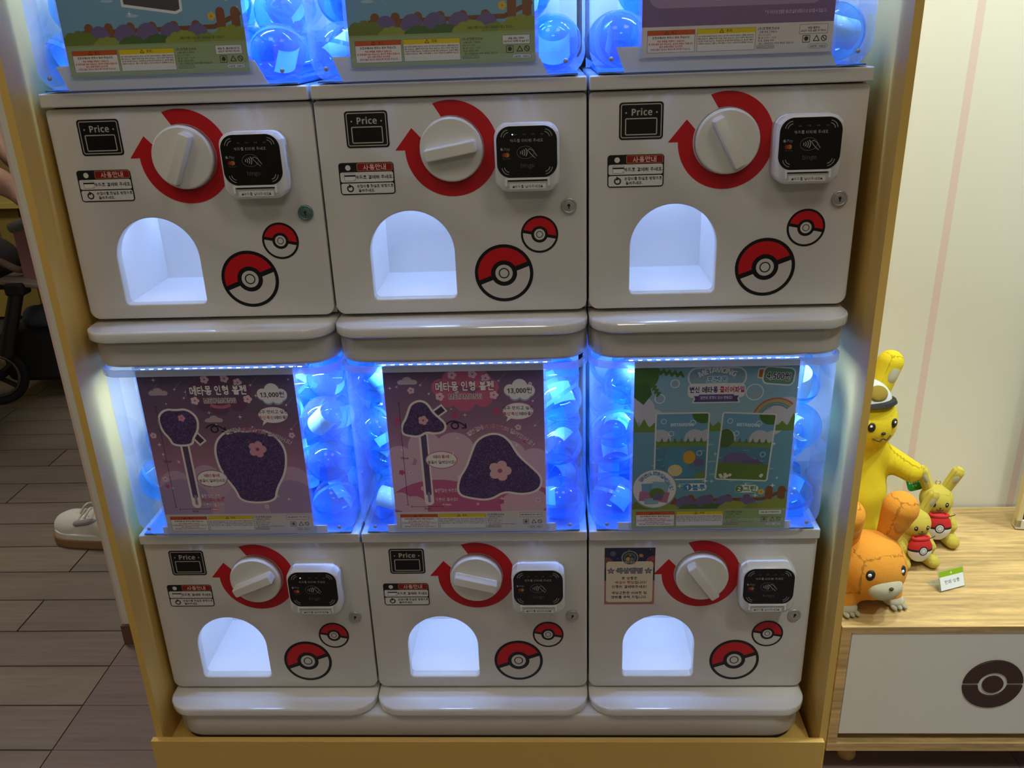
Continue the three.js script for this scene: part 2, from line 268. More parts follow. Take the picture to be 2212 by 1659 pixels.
// ---------------------------------------------------------------- print: machine posters (1000 x 1190 units)
function strip(x, base, ink, stuffLines, boxed) {
  x.fillStyle = base; x.fillRect(0, 1040, 1000, 150);
  x.fillStyle = '#e6e0d6'; x.fillRect(30, 1058, 250, 110); x.fillRect(292, 1058, 305, 110);
  x.strokeStyle = '#5a5450'; x.lineWidth = 2; x.strokeRect(30, 1058, 250, 110); x.strokeRect(292, 1058, 305, 110);
  x.fillStyle = '#c4521c'; x.fillRect(30, 1058, 250, 24); x.fillStyle = '#e0c414'; x.fillRect(292, 1058, 305, 24);
  for (const [a, c, t] of [[130, '#6a2008', '경고'], [420, '#54480a', '주의']]) { poly(x, [[a - 10, 1077], [a + 10, 1077], [a, 1061]], null, c, 3); write(x, t, a + 40, 1070, 17, { color: c }); }
  const sm = { w: .13, color: '#3a3434', max: 236 };
  write(x, '보호자께서는 반드시 읽어 주십시오.', 155, 1094, 12.5, sm);
  ['작은 부품을 포함하고 있습니다.', '입 안에 절대 넣지 마십시오. 질식의 위험이 있습니다.', '질식 상해 위험이 있으므로', '어린이들이 만지지 못하도록 주의해 주십시오.'].forEach((t, i) => write(x, t, 155, 1112 + i * 13.5, 10.5, { ...sm, color: '#b03428' }));
  ['용도 이외에 사용하지 마십시오. 화기나 고온 등의 곳에 두지 마십시오. 제품을 입에 넣거나', '빨지 마십시오. 제품에 무리한 힘을 가하지 마십시오. 끈이나 리본이 목에 감기지', '않도록 주의해 주십시오. 직사광선과 습기를 피해 보관하십시오. 파손된 제품은', '사용하지 마십시오. 세탁 시 색이 빠질 수 있으니 단독으로 손세탁해 주십시오.'].forEach((t, i) => write(x, t, 444, 1094 + i * 12, 9.5, { w: .12, color: '#4a4444', max: 292 }));
  write(x, '(주)포켓몬코리아', 608, 1066, 15, { color: ink, align: 'left', max: 120 });
  ['<상품 관련 고객문의>', '(02) 227-2259', '월~금 10:00 ~ 18:00', '토,일, 공휴일 휴무', '- 표시 사항에 따라 이하의 품질은 같습니다.'].forEach((t, i) => write(x, t, 612, 1083 + i * 14, 10.5, { color: ink, align: 'left', w: .1, font: '', max: 190 }));
  rrect(x, 606, 1148, 92, 15, 7, null, ink, 2); write(x, 'pokemon store', 652, 1156, 11, { color: ink });
  x.fillStyle = boxed; x.fillRect(826, 1052, 146, 22 + stuffLines.length * 12); x.strokeStyle = '#6a645e'; x.strokeRect(826, 1052, 146, 22 + stuffLines.length * 12);
  stuffLines.forEach((t, i) => write(x, t, 899, 1069 + i * 15, 12, { color: '#2c2828', max: 134 }));
  rrect(x, 846, 1106, 36, 34, 3, null, '#2c2828', 3); circle(x, 864, 1122, 11, '#2c2828');
  poly(x, [[902, 1134], [932, 1134], [917, 1108]], null, '#2c2828', 4); x.beginPath(); x.arc(956, 1122, 13, 0, 7); x.stroke(); x.beginPath(); x.moveTo(947, 1113); x.lineTo(965, 1131); x.stroke();
  rrect(x, 878, 1150, 98, 20, 10, boxed, '#6a645e', 2); write(x, '사용연령 : 14세이상', 927, 1161, 11.5, { color: '#2c2828', max: 84 });
}
function night(x, stops) { const g = x.createLinearGradient(0, 0, 0, 1040); stops.forEach(([p, c]) => g.addColorStop(p, c)); x.fillStyle = g; x.fillRect(0, 0, 1000, 1190); }
function penPoster(kind) {
  return canvas(840, 1000, (x) => {
    x.scale(.84, 1000 / 1190); const K = kind === 0, W = '#efe4da';
    night(x, K ? [[0, '#5f5270'], [.35, '#7a5d74'], [.6, '#a8768c'], [.75, '#b48ba4'], [1, '#a692b4']] : [[0, '#6d5878'], [.35, '#93708a'], [.6, '#c08ba2'], [.72, '#c58aa6'], [1, '#c4769a']]);
    const far = K ? '#c3a3b8' : '#d8b4c4', near = K ? '#a78fb0' : '#c2628c';
    for (const [a, b, r] of K ? [[120, 820, 110], [330, 770, 100], [480, 800, 90], [900, 810, 120], [720, 860, 120]] : [[60, 640, 90], [230, 560, 110], [420, 590, 130], [760, 640, 120], [930, 690, 110], [320, 720, 160]]) circle(x, a, b, r, far);
    x.fillStyle = far; x.fillRect(0, K ? 820 : 690, 1000, 220);
    if (K) { circle(x, 150, 960, 190, near); circle(x, 640, 1010, 230, '#b79ab6'); circle(x, 880, 960, 170, near); } else { circle(x, 300, 1100, 400, near, 300); circle(x, 800, 1120, 380, near, 290); x.fillStyle = near; x.fillRect(0, 900, 1000, 200); for (const [a, b, r] of [[40, 960, 70], [130, 1010, 90], [800, 1000, 100], [920, 970, 90]]) circle(x, a, b, r, '#d9aebc'); }
    for (let i = 0; i < 26; i++) sparkle(x, rr(30, 970), rr(40, 1000), rr(6, 18), W);
    for (let i = 0; i < (K ? 12 : 26); i++) blossom(x, rr(30, 970), rr(K ? 420 : 120, 1010), rr(10, 26), rnd() < .6 ? '#e6bcc8' : '#c4527a', '#a84a64', rnd() * 6);
    x.strokeStyle = 'rgba(235,220,225,.5)'; x.lineWidth = 2; for (const [a, b] of [[80, 140], [230, 130], [280, 190], [720, 110], [930, 250], [940, 420]]) { x.beginPath(); x.moveTo(a, b); x.lineTo(a + 50, b - 55); x.stroke(); sparkle(x, a, b, 12, W); }
    cloudlet(x, K ? 120 : 150, K ? 150 : 105, 130, K ? '#b9a3a8' : '#cbbac4'); cloudlet(x, 450, 345, K ? 120 : 1, '#bfaaae');
    // title
    for (const [a, b, r] of [[360, 150, 60], [430, 95, 60], [520, 85, 66], [610, 100, 62], [660, 150, 60], [620, 225, 62], [500, 245, 70], [400, 225, 60]]) circle(x, a, b, r, K ? '#6b4a64' : '#c9678a');
    for (const [a, b] of [[432, 66], [560, 62], [348, 210], [688, 205], [640, 90]]) blossom(x, a, b, 30, '#ecc6d0');
    write(x, '메타몽 인형 볼펜', 508, 142, 68, { color: '#f4ece6', out: K ? '#4a3248' : '#8a3a5c', w: .15, ow: .07, max: 370 }); write(x, 'METAMONG', 508, 212, 42, { color: '#2c2430', out: '#f0e4e0', ow: .08, font: '', max: 210 });
    x.strokeStyle = '#c86a80'; x.lineWidth = 22; x.beginPath(); x.arc(508, 130, 128, 1.05, 2.1); x.stroke();
    for (const [a, b, r] of [[790, 175, 38], [850, 150, 48], [905, 180, 40], [820, 205, 36], [880, 205, 38]]) { circle(x, a, b + 6, r, '#9fb0cc'); } for (const [a, b, r] of [[790, 172, 38], [850, 147, 48], [905, 177, 40], [820, 200, 36], [880, 200, 38]]) circle(x, a, b, r, '#efe9e2');
    write(x, '13,000원', 850, 178, 44, { color: '#3a2c34', w: .09, max: 160 });
    balloon(x, 836, 318, 190, 112, [-78, 74, -64], K ? '#7a5068' : '#c06a8a'); write(x, '자꾸 만지고 싶은', 836, 296, 26, { color: '#4a3438' }); write(x, '폭신폭신', 790, 336, 26, { color: '#b03a4a' }); write(x, '메타몽!', 884, 336, 26, { color: '#4a3438' });
    // pen picture and plain fleece cushion picture
    x.strokeStyle = W; x.lineCap = 'round'; x.lineWidth = 62; x.beginPath(); x.moveTo(K ? 226 : 224, 480); x.lineTo(K ? 232 : 232, 960); x.stroke(); x.strokeStyle = '#5e4a70'; x.lineWidth = 36; x.beginPath(); x.moveTo(226, 480); x.lineTo(232, 900); x.stroke(); x.strokeStyle = '#9a88a4'; x.lineWidth = 18; x.beginPath(); x.moveTo(232, 900); x.lineTo(233, 960); x.stroke();
    x.strokeStyle = W; x.lineWidth = 62; x.lineCap = 'butt'; x.beginPath(); if (K) { x.moveTo(290, 430); x.lineTo(352, 512); } else { x.moveTo(290, 345); x.lineTo(372, 285); } x.stroke(); x.strokeStyle = '#4e3a5c'; x.lineWidth = 38; x.beginPath(); if (K) { x.moveTo(285, 424); x.lineTo(346, 502); } else { x.moveTo(285, 350); x.lineTo(364, 292); } x.stroke();
    const sit = (a, b, s, q, k = 1) => q.map(([u, v]) => [a + u * s, b + v * s * k]);
    const mound = K ? [[-.5, -.32], [-.28, -.52], [0, -.48], [.26, -.52], [.5, -.3], [.46, .05], [.28, .3], [.24, .48], [-.24, .48], [-.28, .3], [-.46, .05]] : [[-.32, -.24], [-.24, -.44], [-.02, -.53], [.15, -.44], [.26, -.2], [.44, -.02], [.58, .14], [.53, .32], [.3, .37], [.08, .31], [-.12, .45], [-.36, .42], [-.54, .36], [-.5, .12], [-.4, -.02]];
    fleece(x, sit(K ? 215 : 226, K ? 400 : 370, 245, mound), '#55406a', W); fleece(x, sit(K ? 650 : 690, K ? 695 : 730, K ? 460 : 490, mound, K ? 1.14 : 1), '#54406a', W);
    if (K) { blossom(x, 240, 330, 26, '#d99aa6'); blossom(x, 700, 560, 62, '#d99aa6', '#a8485c'); } else { blossom(x, 232, 372, 34, '#e2b0b4'); blossom(x, 706, 740, 78, '#e6b6b8', '#b0606c'); }
    balloon(x, K ? 368 : 330, K ? 770 : 655, 196, 116, [84, -66, 44], K ? '#9a6a86' : '#c8708e'); write(x, '메타몽에', K ? 368 : 330, K ? 748 : 632, 27, { color: '#b03a4a' }); write(x, '벚꽃이 달려있어요!', K ? 368 : 330, K ? 786 : 672, 25, { color: '#4a3438', max: 180 });
    x.strokeStyle = '#241c28'; x.lineWidth = 9; x.lineCap = 'round'; const qx = K ? 390 : 380, qy = K ? 400 : 400; x.beginPath(); x.moveTo(qx, qy); x.quadraticCurveTo(qx + 30, qy - 28, qx + 62, qy - 16); x.quadraticCurveTo(qx + 110, qy, qx + 122, qy + 26); x.stroke(); x.beginPath(); x.arc(qx + 52, qy + 12, 22, 0, 7); x.stroke(); x.beginPath(); x.moveTo(qx + 98, qy + 30); x.lineTo(qx + 122, qy + 28); x.lineTo(qx + 120, qy + 2); x.stroke();
    writeArc(x, [['볼펜 끝에 ', W], ['메타몽 인형', '#e29aa8'], ['이 달려있어요!', W]], [508, K ? 440 : 480], [690, K ? 370 : 330], [930, K ? 520 : 560], 36, { w: .1, out: K ? '#5a4058' : '#8a5470', ow: .04 });
    ['볼펜 잡는 부분도', '폭신폭신해서', '기분이 좋아요!'].forEach((t, i) => write(x, t, 345, (K ? 900 : 880) + i * 34, 28, { color: i === 1 ? '#d0607c' : '#efe4e0', out: '#9a5674', ow: .04, max: 150 }));
    rrect(x, 315, K ? 992 : 975, 62, 24, 12, '#d06a84'); write(x, '0.7mm', 346, K ? 1004 : 987, 17, { color: '#f4e8e4' });
    x.strokeStyle = '#3a2c34'; x.lineWidth = 3; x.beginPath(); x.moveTo(86, 250); x.lineTo(86, 985); x.moveTo(78, 250); x.lineTo(94, 250); x.moveTo(78, 985); x.lineTo(94, 985); x.moveTo(110, 1000); x.lineTo(320, 1000); x.moveTo(110, 992); x.lineTo(110, 1008); x.moveTo(320, 992); x.lineTo(320, 1008); x.stroke();
    write(x, K ? '20cm' : '19cm', 92, 640, 20, { color: '#3a2c34' }); write(x, K ? '6cm' : '7cm', 214, 1016, 20, { color: '#3a2c34' });
    strip(x, K ? '#d3c8c2' : '#d6ccc4', '#3a3434', ['재질 폴리에스터, PVC, ABS 외'], '#ddd4cc');
  });
}
function meadowFoot(x, top) {   // fence, bushes and grass along the foot of a poster
  x.strokeStyle = '#7c4c2c'; x.lineWidth = 24; x.lineCap = 'round'; x.beginPath(); x.moveTo(120, top + 40); x.lineTo(840, top + 30); x.lineTo(980, top - 30); x.stroke();
  for (const a of [150, 260, 380, 500, 620, 740, 880, 960]) rrect(x, a - 24, top - 6 - (a > 850 ? 60 : 0), 48, 110, 24, '#835231');
  for (const [a, s] of [[205, 58], [345, 62], [470, 66], [600, 64], [745, 58]]) { circle(x, a, top + 74, s, '#6f6088', s * 1.15); circle(x, a, top + 120, s * 1.15, '#6f6088'); }
  for (const [a, s, c] of [[90, 220, '#6e7a34'], [240, 150, '#8f9a3e'], [380, 150, '#4d6a36'], [520, 160, '#4a6636'], [660, 190, '#8f9a3e'], [800, 160, '#7c8c3a'], [930, 230, '#8a943c']]) bush(x, a, top + 130, s, c);
  blossom(x, 830, top - 22, 24, '#d8b24a', '#a87a2a');
}
function bubbleSky(x) { for (const [a, b, r] of [[250, 150, 26], [160, 250, 30], [740, 215, 52]]) { x.strokeStyle = 'rgba(225,235,238,.8)'; x.lineWidth = 6; x.beginPath(); x.arc(a, b, r, 0, 7); x.stroke(); circle(x, a + r * .2, b + r * .3, r * .5, 'rgba(200,150,170,.35)'); } }
function lakeScene(x, a, b, w, h, green) {   // plain lake picture on a clear file
  x.save(); x.translate(a, b); x.beginPath(); x.roundRect(0, 0, w, h, 14); x.clip();
  x.fillStyle = '#6d9db8'; x.fillRect(0, 0, w, h); for (const q of [.1, .75, 1]) circle(x, w * q, h * .38, w * .2, '#b9bcc0'); x.fillStyle = '#6f8a4a'; x.fillRect(0, h * .42, w, h * .1); for (let i = 0; i < 9; i++) poly(x, [[w * (i / 8) - 14, h * .44], [w * (i / 8) + 14, h * .44], [w * (i / 8), h * .36]], '#5c7a40');
  x.fillStyle = '#4f8296'; x.fillRect(0, h * .5, w, h * .5); for (let i = 0; i < 14; i++) circle(x, rr(0, w), rr(h * .52, h), 20, 'rgba(190,215,220,.35)', 4);
  circle(x, w * .9, 0, w * .22, '#47702f'); for (const [p, q] of [[.15, .12], [.7, .14], [.3, .3], [.85, .6]]) { x.strokeStyle = 'rgba(230,238,238,.8)'; x.lineWidth = 4; x.beginPath(); x.arc(w * p, h * q, 16, 0, 7); x.stroke(); }
  write(x, 'METAMONG', w * .5, h * .17, 30, { color: '#d9e2e4', max: w * .45 });
  if (green) { circle(x, w * .1, h * .38, w * .16, '#4c6c34', h * .14); bush(x, w * .38, h * .74, w * .5, '#6f6088'); bush(x, w * .66, h * .8, w * .42, '#675a80'); x.fillStyle = '#5f7c34'; x.fillRect(0, h * .82, w, h); for (let i = 0; i < 7; i++) bush(x, w * i / 6, h * .84, w * .3, '#5f7c34'); for (let i = 0; i < 8; i++) blossom(x, rr(20, w - 20), h * rr(.9, .97), 12, '#e0dcd0', '#c8a44a'); } else { circle(x, w * .42, h * .72, w * .24, '#4f8ca6', h * .22); circle(x, w * .66, h * .66, w * .12, '#d09a34', h * .1); circle(x, w * .5, h * .9, w * .34, '#4f8ca6', h * .07); circle(x, w * .4, h * .86, w * .14, '#d8c48a', h * .09); bush(x, w * .85, h * .74, w * .18, '#6f6088'); bush(x, w * .95, h * .98, w * .3, '#6f8a4a'); }
  x.restore(); rrect(x, a, b, w, h, 14, null, '#d6d6d2', 10);
}
const texFile = canvas(840, 1000, (x) => {
  x.scale(.84, 1000 / 1190); night(x, [[0, '#7aa6be'], [.35, '#8fb2bc'], [.4, '#8fb2bc'], [.45, '#6d9fae'], [1, '#5f96a4']]);
  for (const [a, b, r] of [[40, 320, 90], [120, 400, 80], [950, 360, 110], [860, 420, 90]]) circle(x, a, b, r, '#c5c4c6');
  x.strokeStyle = '#b8584a'; x.lineWidth = 12; for (const [r, c] of [[140, '#b06a58'], [126, '#c0a04e'], [112, '#6f9a70'], [98, '#6b86a8']]) { x.strokeStyle = c; x.beginPath(); x.arc(880, 400, r, Math.PI, Math.PI * 1.75); x.stroke(); }
  x.fillStyle = '#6c8a3e'; x.fillRect(0, 440, 1000, 40); for (let i = 0; i < 16; i++) poly(x, [[i * 66 - 34, 450], [i * 66 + 34, 450], [i * 66, 360 + (i % 3) * 26]], '#6c8a3e');
  bubbleSky(x); for (let i = 0; i < 18; i++) circle(x, rr(0, 1000), rr(500, 900), 26, 'rgba(200,220,222,.4)', 6); for (let i = 0; i < 14; i++) sparkle(x, rr(30, 970), rr(480, 950), rr(12, 24), rnd() < .5 ? '#e4d8a0' : '#e4ecec');
  circle(x, 40, 90, 110, '#4a7030'); poly(x, [[0, 150], [90, 130], [110, 220], [60, 290], [0, 240]], '#3f6630'); for (let k = 0; k < 12; k++) { const t = k / 11; x.save(); x.translate(100 + t * 190, 60 + t * 30); x.rotate(k % 2 ? 1 : -.9); circle(x, 0, 0, 26, '#4c7434', 9); x.restore(); x.save(); x.translate(80 + t * 70, 100 + t * 120); x.rotate(k % 2 ? 2.2 : .3); circle(x, 0, 0, 22, '#4c7434', 8); x.restore(); }
  x.save(); x.translate(0, -44); rrect(x, 326, 88, 360, 130, 60, '#d5d8d8'); rrect(x, 336, 98, 340, 112, 50, '#7f9fae'); writeArc(x, [['METAMONG', '#e6e9e8']], [392, 140], [506, 76], [622, 140], 50, { out: '#6d8a9c', ow: .05 });
  rrect(x, 330, 196, 352, 96, 30, '#d5d8d8'); write(x, '포켓몬', 506, 172, 44, { color: '#3f8cb4', out: '#e8eaea', w: .14, ow: .07 }); write(x, '변신 메타몽', 428, 238, 44, { color: '#3a2c62', out: '#e8eaea', w: .15, ow: .06, max: 176 }); write(x, '클리어파일', 602, 238, 44, { color: '#b02a4c', out: '#e8eaea', w: .15, ow: .06, max: 156 });
  poly(x, [[362, 276], [650, 276], [640, 300], [650, 324], [362, 324], [374, 300]], '#4c4070', '#d5d8d8', 8); rrect(x, 398, 270, 216, 44, 6, '#574a7e'); write(x, '양면에 포켓이 있어 편해요!', 506, 292, 24, { color: '#e4e0ea', max: 196 }); x.restore();
  x.save(); x.translate(868, 110); x.rotate(.1); rrect(x, -116, -40, 44, 60, 10, '#b06034', '#d8d8d0', 8); rrect(x, -84, -58, 190, 112, 34, '#5c8a74', '#d8d8d0', 9); write(x, '4,500원', 12, 0, 56, { color: '#2c2650', out: '#dcd8c8', ow: .07, max: 150 }); x.restore();
  x.save(); x.translate(140, 350); lakeScene(x, 0, 0, 330, 470, false); x.restore(); x.save(); x.translate(556, 350); x.rotate(.055); lakeScene(x, 0, 0, 330, 470, true); x.restore();
  rrect(x, 330, 850, 150, 56, 28, '#dcdedc'); circle(x, 356, 878, 26, '#3f82b0'); write(x, '1', 356, 880, 40, { color: '#e8ecee' }); write(x, '블루', 428, 880, 46, { color: '#3f82b0', w: .15 });
  rrect(x, 660, 866, 150, 56, 28, '#dcdedc'); circle(x, 688, 894, 26, '#5c8434'); write(x, '2', 688, 896, 40, { color: '#e8ecee' }); write(x, '그린', 758, 896, 46, { color: '#5c8434', w: .15 });
  meadowFoot(x, 940);
  circle(x, 145, 890, 146, '#7f9a8c'); circle(x, 145, 888, 138, '#dcdbd6'); for (const [a, b, w, h, c, t] of [[60, 850, 90, 62, '#6d9db8', -.06], [50, 905, 96, 70, '#b07088', .08], [132, 832, 106, 70, '#86aebc', .08], [170, 900, 76, 80, '#b07088', .2], [80, 960, 90, 44, '#86aebc', -.05]]) { x.save(); x.translate(a, b); x.rotate(t); x.fillStyle = c; x.fillRect(0, 0, w, h); x.restore(); } bush(x, 160, 920, 84, '#5f7c34'); bush(x, 168, 948, 60, '#6f6088');
  writeArc(x, [['앞뒤로 ', '#4a6a9c'], ['미니포켓이 달려있어요!', '#3f82b0']], [48, 830], [170, 690], [262, 900], 30, { w: .13 });
  strip(x, '#93a56c', '#36402a', ['재질 폴리프로필렌(PP)'], '#dcdcd2');
});
const skyPoster = (a) => canvas(840, 1000, (x) => {
  x.scale(.84, 1000 / 1190); night(x, [[0, '#7cabc8'], [1, '#76a4b8']]); for (let i = 0; i < 30; i++) sparkle(x, rr(20, 980), rr(40, 880), rr(8, 26), rnd() < .5 ? '#e8dcaa' : '#e8ecec'); for (let i = 0; i < 16; i++) circle(x, rr(0, 1000), rr(500, 900), 34, 'rgba(214,226,228,.5)', 8);
  if (a === 0) { poly(x, [[345, 520], [690, 520], [672, 870], [640, 882], [360, 838]], '#4c484e', '#e4e4e0', 14); } else circle(x, 300, 800, 40, '#5c8440', 16);
  write(x, 'METAMONG', 506, 180, 90, { color: '#f0ece6', out: '#5a6a94' });
  meadowFoot(x, 928); write(x, '※ 제품과 연출된 이미지 등의 구성에 따라 다를 수 있습니다.', 760, 1010, 15, { color: '#38422a', max: 250, w: .1 }); x.fillStyle = '#8fa068'; x.fillRect(0, 1030, 1000, 30);
  strip(x, '#97a878', '#36402a', a === 0 ? ['재질 면, 폴리에스터 외', '사이즈 56×58×13(cm)'] : ['재질 데님 100%', '사이즈(cm) 가로폭: 58, 높이: 8.5'], '#dcdcd2');
});
const texPlush = canvas(840, 1000, (x) => {
  x.scale(.84, 1000 / 1190); x.fillStyle = '#7c6488'; x.fillRect(0, 0, 1000, 1190); rrect(x, 36, 300, 900, 650, 60, '#a08aaa'); rrect(x, 36, 60, 900, 200, 60, '#a08aaa'); write(x, 'METAMONG', 500, 160, 110, { color: '#f0ece6', out: '#4e3a64' });
  for (const [a, b] of [[160, 760], [420, 770]]) { rrect(x, a - 80, b - 210, 170, 360, 44, '#e2dcd8'); fleece(x, [[a - 60, b - 60], [a + 4, b - 160], [a + 70, b - 60], [a + 66, b + 100], [a, b + 82], [a - 58, b + 110]], '#5b4478', '#e2dcd8'); }
  rrect(x, 560, 420, 320, 470, 40, '#e2dcd8', '#5b4478', 8); write(x, '* 위 이미지는 연출된 예시로 실제 상품과 다소 상이할 수 있습니다.', 800, 986, 20, { color: '#cfc4d4', max: 320 });
  strip(x, '#d8d0c8', '#3a3434', ['재질 벨보아', '사이즈 가로 세로 약 10cm.'], '#dcd4cc');
});

// ---------------------------------------------------------------- materials
const speck = dataTex(128, 128, (() => { const n = noise2(64, 64, 5), m = noise2(16, 16, 9); return (x, y) => { const v = 120 + 60 * n(x / 128, y / 128) + 40 * m(x / 128, y / 128); return [v, v, v]; }; })(), false);
const furBump = (rep) => { const t = dataTex(256, 256, (() => { const n = noise2(128, 128, 21), m = noise2(48, 48, 4); return (x, y) => { const v = 255 * (0.65 * n(x / 256, y / 256) + 0.35 * m(x / 256, y / 256)); return [v, v, v]; }; })(), false); t.repeat.set(rep, rep); return t; };
const fur = furBump(5);
const M = {
  shell: phys(lin(.66, .63, .58), .32, { clearcoat: .25, clearcoatRoughness: .2 }),
  lid: phys(lin(.64, .61, .56), .3, { clearcoat: .3, clearcoatRoughness: .2 }),
  tray: phys(lin(.77, .75, .71), .12, { clearcoat: 1, clearcoatRoughness: .03 }),
  knob: phys(lin(.72, .70, .62), .38), knobBar: phys(lin(.75, .73, .66), .35),
  liner: std(lin(.9, .9, .9), .6), innerBack: std(lin(.8, .82, .86), .6),
  reader: phys(lin(.78, .78, .77), .3), readerDark: phys(lin(.01, .01, .01), .12), slot: std(lin(.01, .01, .01), .6),
  steel: std(lin(.5, .49, .46), .35, { metalness: .5 }), steelGreen: std(lin(.15, .25, .24), .4, { metalness: .6 }), keyhole: std(lin(.01, .01, .01), .7),
  red: std(lin(.52, .004, .010), .45), foot: std(lin(.03, .035, .035), .7),
  clear: phys(lin(.86, .91, 1), .03, { transmission: .88, thickness: 0, ior: 1.45 }),
  window: phys(lin(.97, .98, 1), .02, { transmission: 1, thickness: 0, ior: 1.45 }),
  boxFloor: std(lin(.10, .24, .52), .5),
  rim: phys(lin(.85, .9, 1), .10, { transmission: .7, thickness: 0, ior: 1.45 }),
  holder: phys(lin(.9, .95, 1), .06, { transmission: .8, thickness: 0, ior: 1.45 }),
  ledge: std(lin(.74, .72, .68), .6), blueShell: phys(lin(.34, .74, 1), .04, { transmission: .9, thickness: 0, ior: 1.45 }), paleShell: phys(lin(.72, .92, 1), .03, { transmission: .95, thickness: 0, ior: 1.45 }),
  capBand: phys(lin(.14, .5, .95), .15, { transmission: .55, thickness: 0 }), slip: std(lin(.8, .8, .8), .8),
  diode: new THREE.MeshStandardMaterial({ color: 0x101010, emissive: lin(.75, .88, 1), emissiveIntensity: 22 }), bar: std(lin(.75, .78, .82), .5),
  chuteDiode: new THREE.MeshStandardMaterial({ color: 0x101010, emissive: lin(.8, .92, 1), emissiveIntensity: 40 }), readerLed: new THREE.MeshStandardMaterial({ color: 0x000000, emissive: lin(.25, .5, 1), emissiveIntensity: 3 }),
  yellow: phys(lin(.72, .46, .11), .5, { bumpMap: speck, bumpScale: .0001 }),
  print: (t, r = .4) => phys(0xffffff, r, { map: t }), };

// ---------------------------------------------------------------- room
const wallTex = canvas(512, 64, (x) => { x.fillStyle = '#ebe9dc'; x.fillRect(0, 0, 512, 64); x.fillStyle = '#e9d3ca'; x.fillRect(240, 0, 33, 64); });
wallTex.wrapS = wallTex.wrapT = THREE.RepeatWrapping;
const wallMat = std(0xffffff, .75, { map: wallTex });
{
  const g = boxUV(new THREE.BoxGeometry(3.2 - WALLX, CEIL - FLOOR + .1, .1));
  const p = g.attributes.position, uv = g.attributes.uv, cx = (3.2 + WALLX) / 2;
  for (let i = 0; i < p.count; i++) { uv.setX(i, (p.getX(i) + cx - .826) / .2105 + .5); }
  const w = struct('wall_back', g, wallMat, [cx, (CEIL + FLOOR) / 2, WALLZ - .05]);
  const bb = struct('baseboard_back', box(.34, .05, .008), std(lin(.16, .075, .045), .6), [WALLX + .17, FLOOR + .025, WALLZ + .004]);
}
const farPaint = std(lin(.45, .33, .10), .7), sidePaint = std(lin(.5, .46, .36), .8), ceilPaint = std(lin(.6, .58, .52), .85);
struct('wall_far', box(4.2, 2.8, .1), farPaint, [-2.4, 1.05, -3.75]);
struct('wall_left', box(.1, 2.8, 8), sidePaint, [-4.4, 1.05, .2]);
struct('wall_right', box(.1, 2.8, 8), sidePaint, [3.25, 1.05, .2]);
struct('wall_front', box(7.8, 2.8, .1), sidePaint, [-.6, 1.05, 4.2]);
struct('wall_inner', box(.1, 2.8, 3.2), sidePaint, [-.25, 1.05, -2.15]);
struct('ceiling', box(7.8, .1, 8.1), ceilPaint, [-.6, CEIL + .05, .2]);
// floor: planks laid along x in rows 12 cm deep, taupe beyond the wall end, mauve in front of it
const plankTones = [[.30, .255, .20], [.325, .27, .21], [.28, .235, .19], [.315, .255, .205], [.27, .225, .185]];
const grain = dataTex(256, 64, (() => { const a = noise2(6, 48, 3), b = noise2(20, 60, 8), c = noise2(3, 8, 12); return (x, y) => { const v = 210 + 26 * a(x / 256, y / 64) + 16 * b(x / 256, y / 64) - 22 * c(x / 256, y / 64); return [v, v, v]; }; })());
const floorMat = std(lin(.06, .048, .04), .8);
const floor = struct('floor', box(7.8, .1, 8.1), floorMat, [-.6, FLOOR - .062, .2]);
{
  const taupe = plankTones.map((c) => std(lin(...c), .42, { map: grain })), mauve = [[.25, .185, .175], [.27, .195, .185], [.24, .178, .17]].map((c) => std(lin(...c), .48, { map: grain }));
  const cache = new Map();
  const lay = (x0, x1, z0, z1, mats, gap) => {
    const w = Math.round((x1 - x0 - gap) * 1000) / 1000, d = z1 - z0 - gap, k = w.toFixed(3) + gap;
    if (!cache.has(k)) { const g = boxUV(new THREE.BoxGeometry(w, .012, d)); const uv = g.attributes.uv; for (let i = 0; i < uv.count; i++) uv.setXY(i, uv.getX(i) * 1.3, uv.getY(i) * 4); cache.set(k, g); }
    part('plank', cache.get(k), mats[Math.floor(rnd() * mats.length)], floor, [(x0 + x1) / 2 + .6, .056, (z0 + z1) / 2 - .2]);
  };
  const D = .1195, L = .758;
  for (let r = -16; r < 12; r++) {
    const z0 = -.525 + r * D, z1 = z0 + D, odd = (((r % 2) + 2) % 2) === 1;
    for (let k = -3; k < 3; k++) {
      const a = (odd ? -1.134 : -1.513) + k * L, b = a + L;
      if (b < -3.9 || a >= WALLX) continue;
      const end = z1 <= WALLZ + .02 ? b : Math.min(b, WALLX);
      if (z1 <= WALLZ + .02 && a > -.4) continue;
      lay(a, end, z0, z1, taupe, .004);
    }
    if (z0 >= -.55) for (let k = 0; k < 4; k++) lay(WALLX + k * .9, WALLX + k * .9 + .9, z0, z1, mauve, .0012);
  }
}
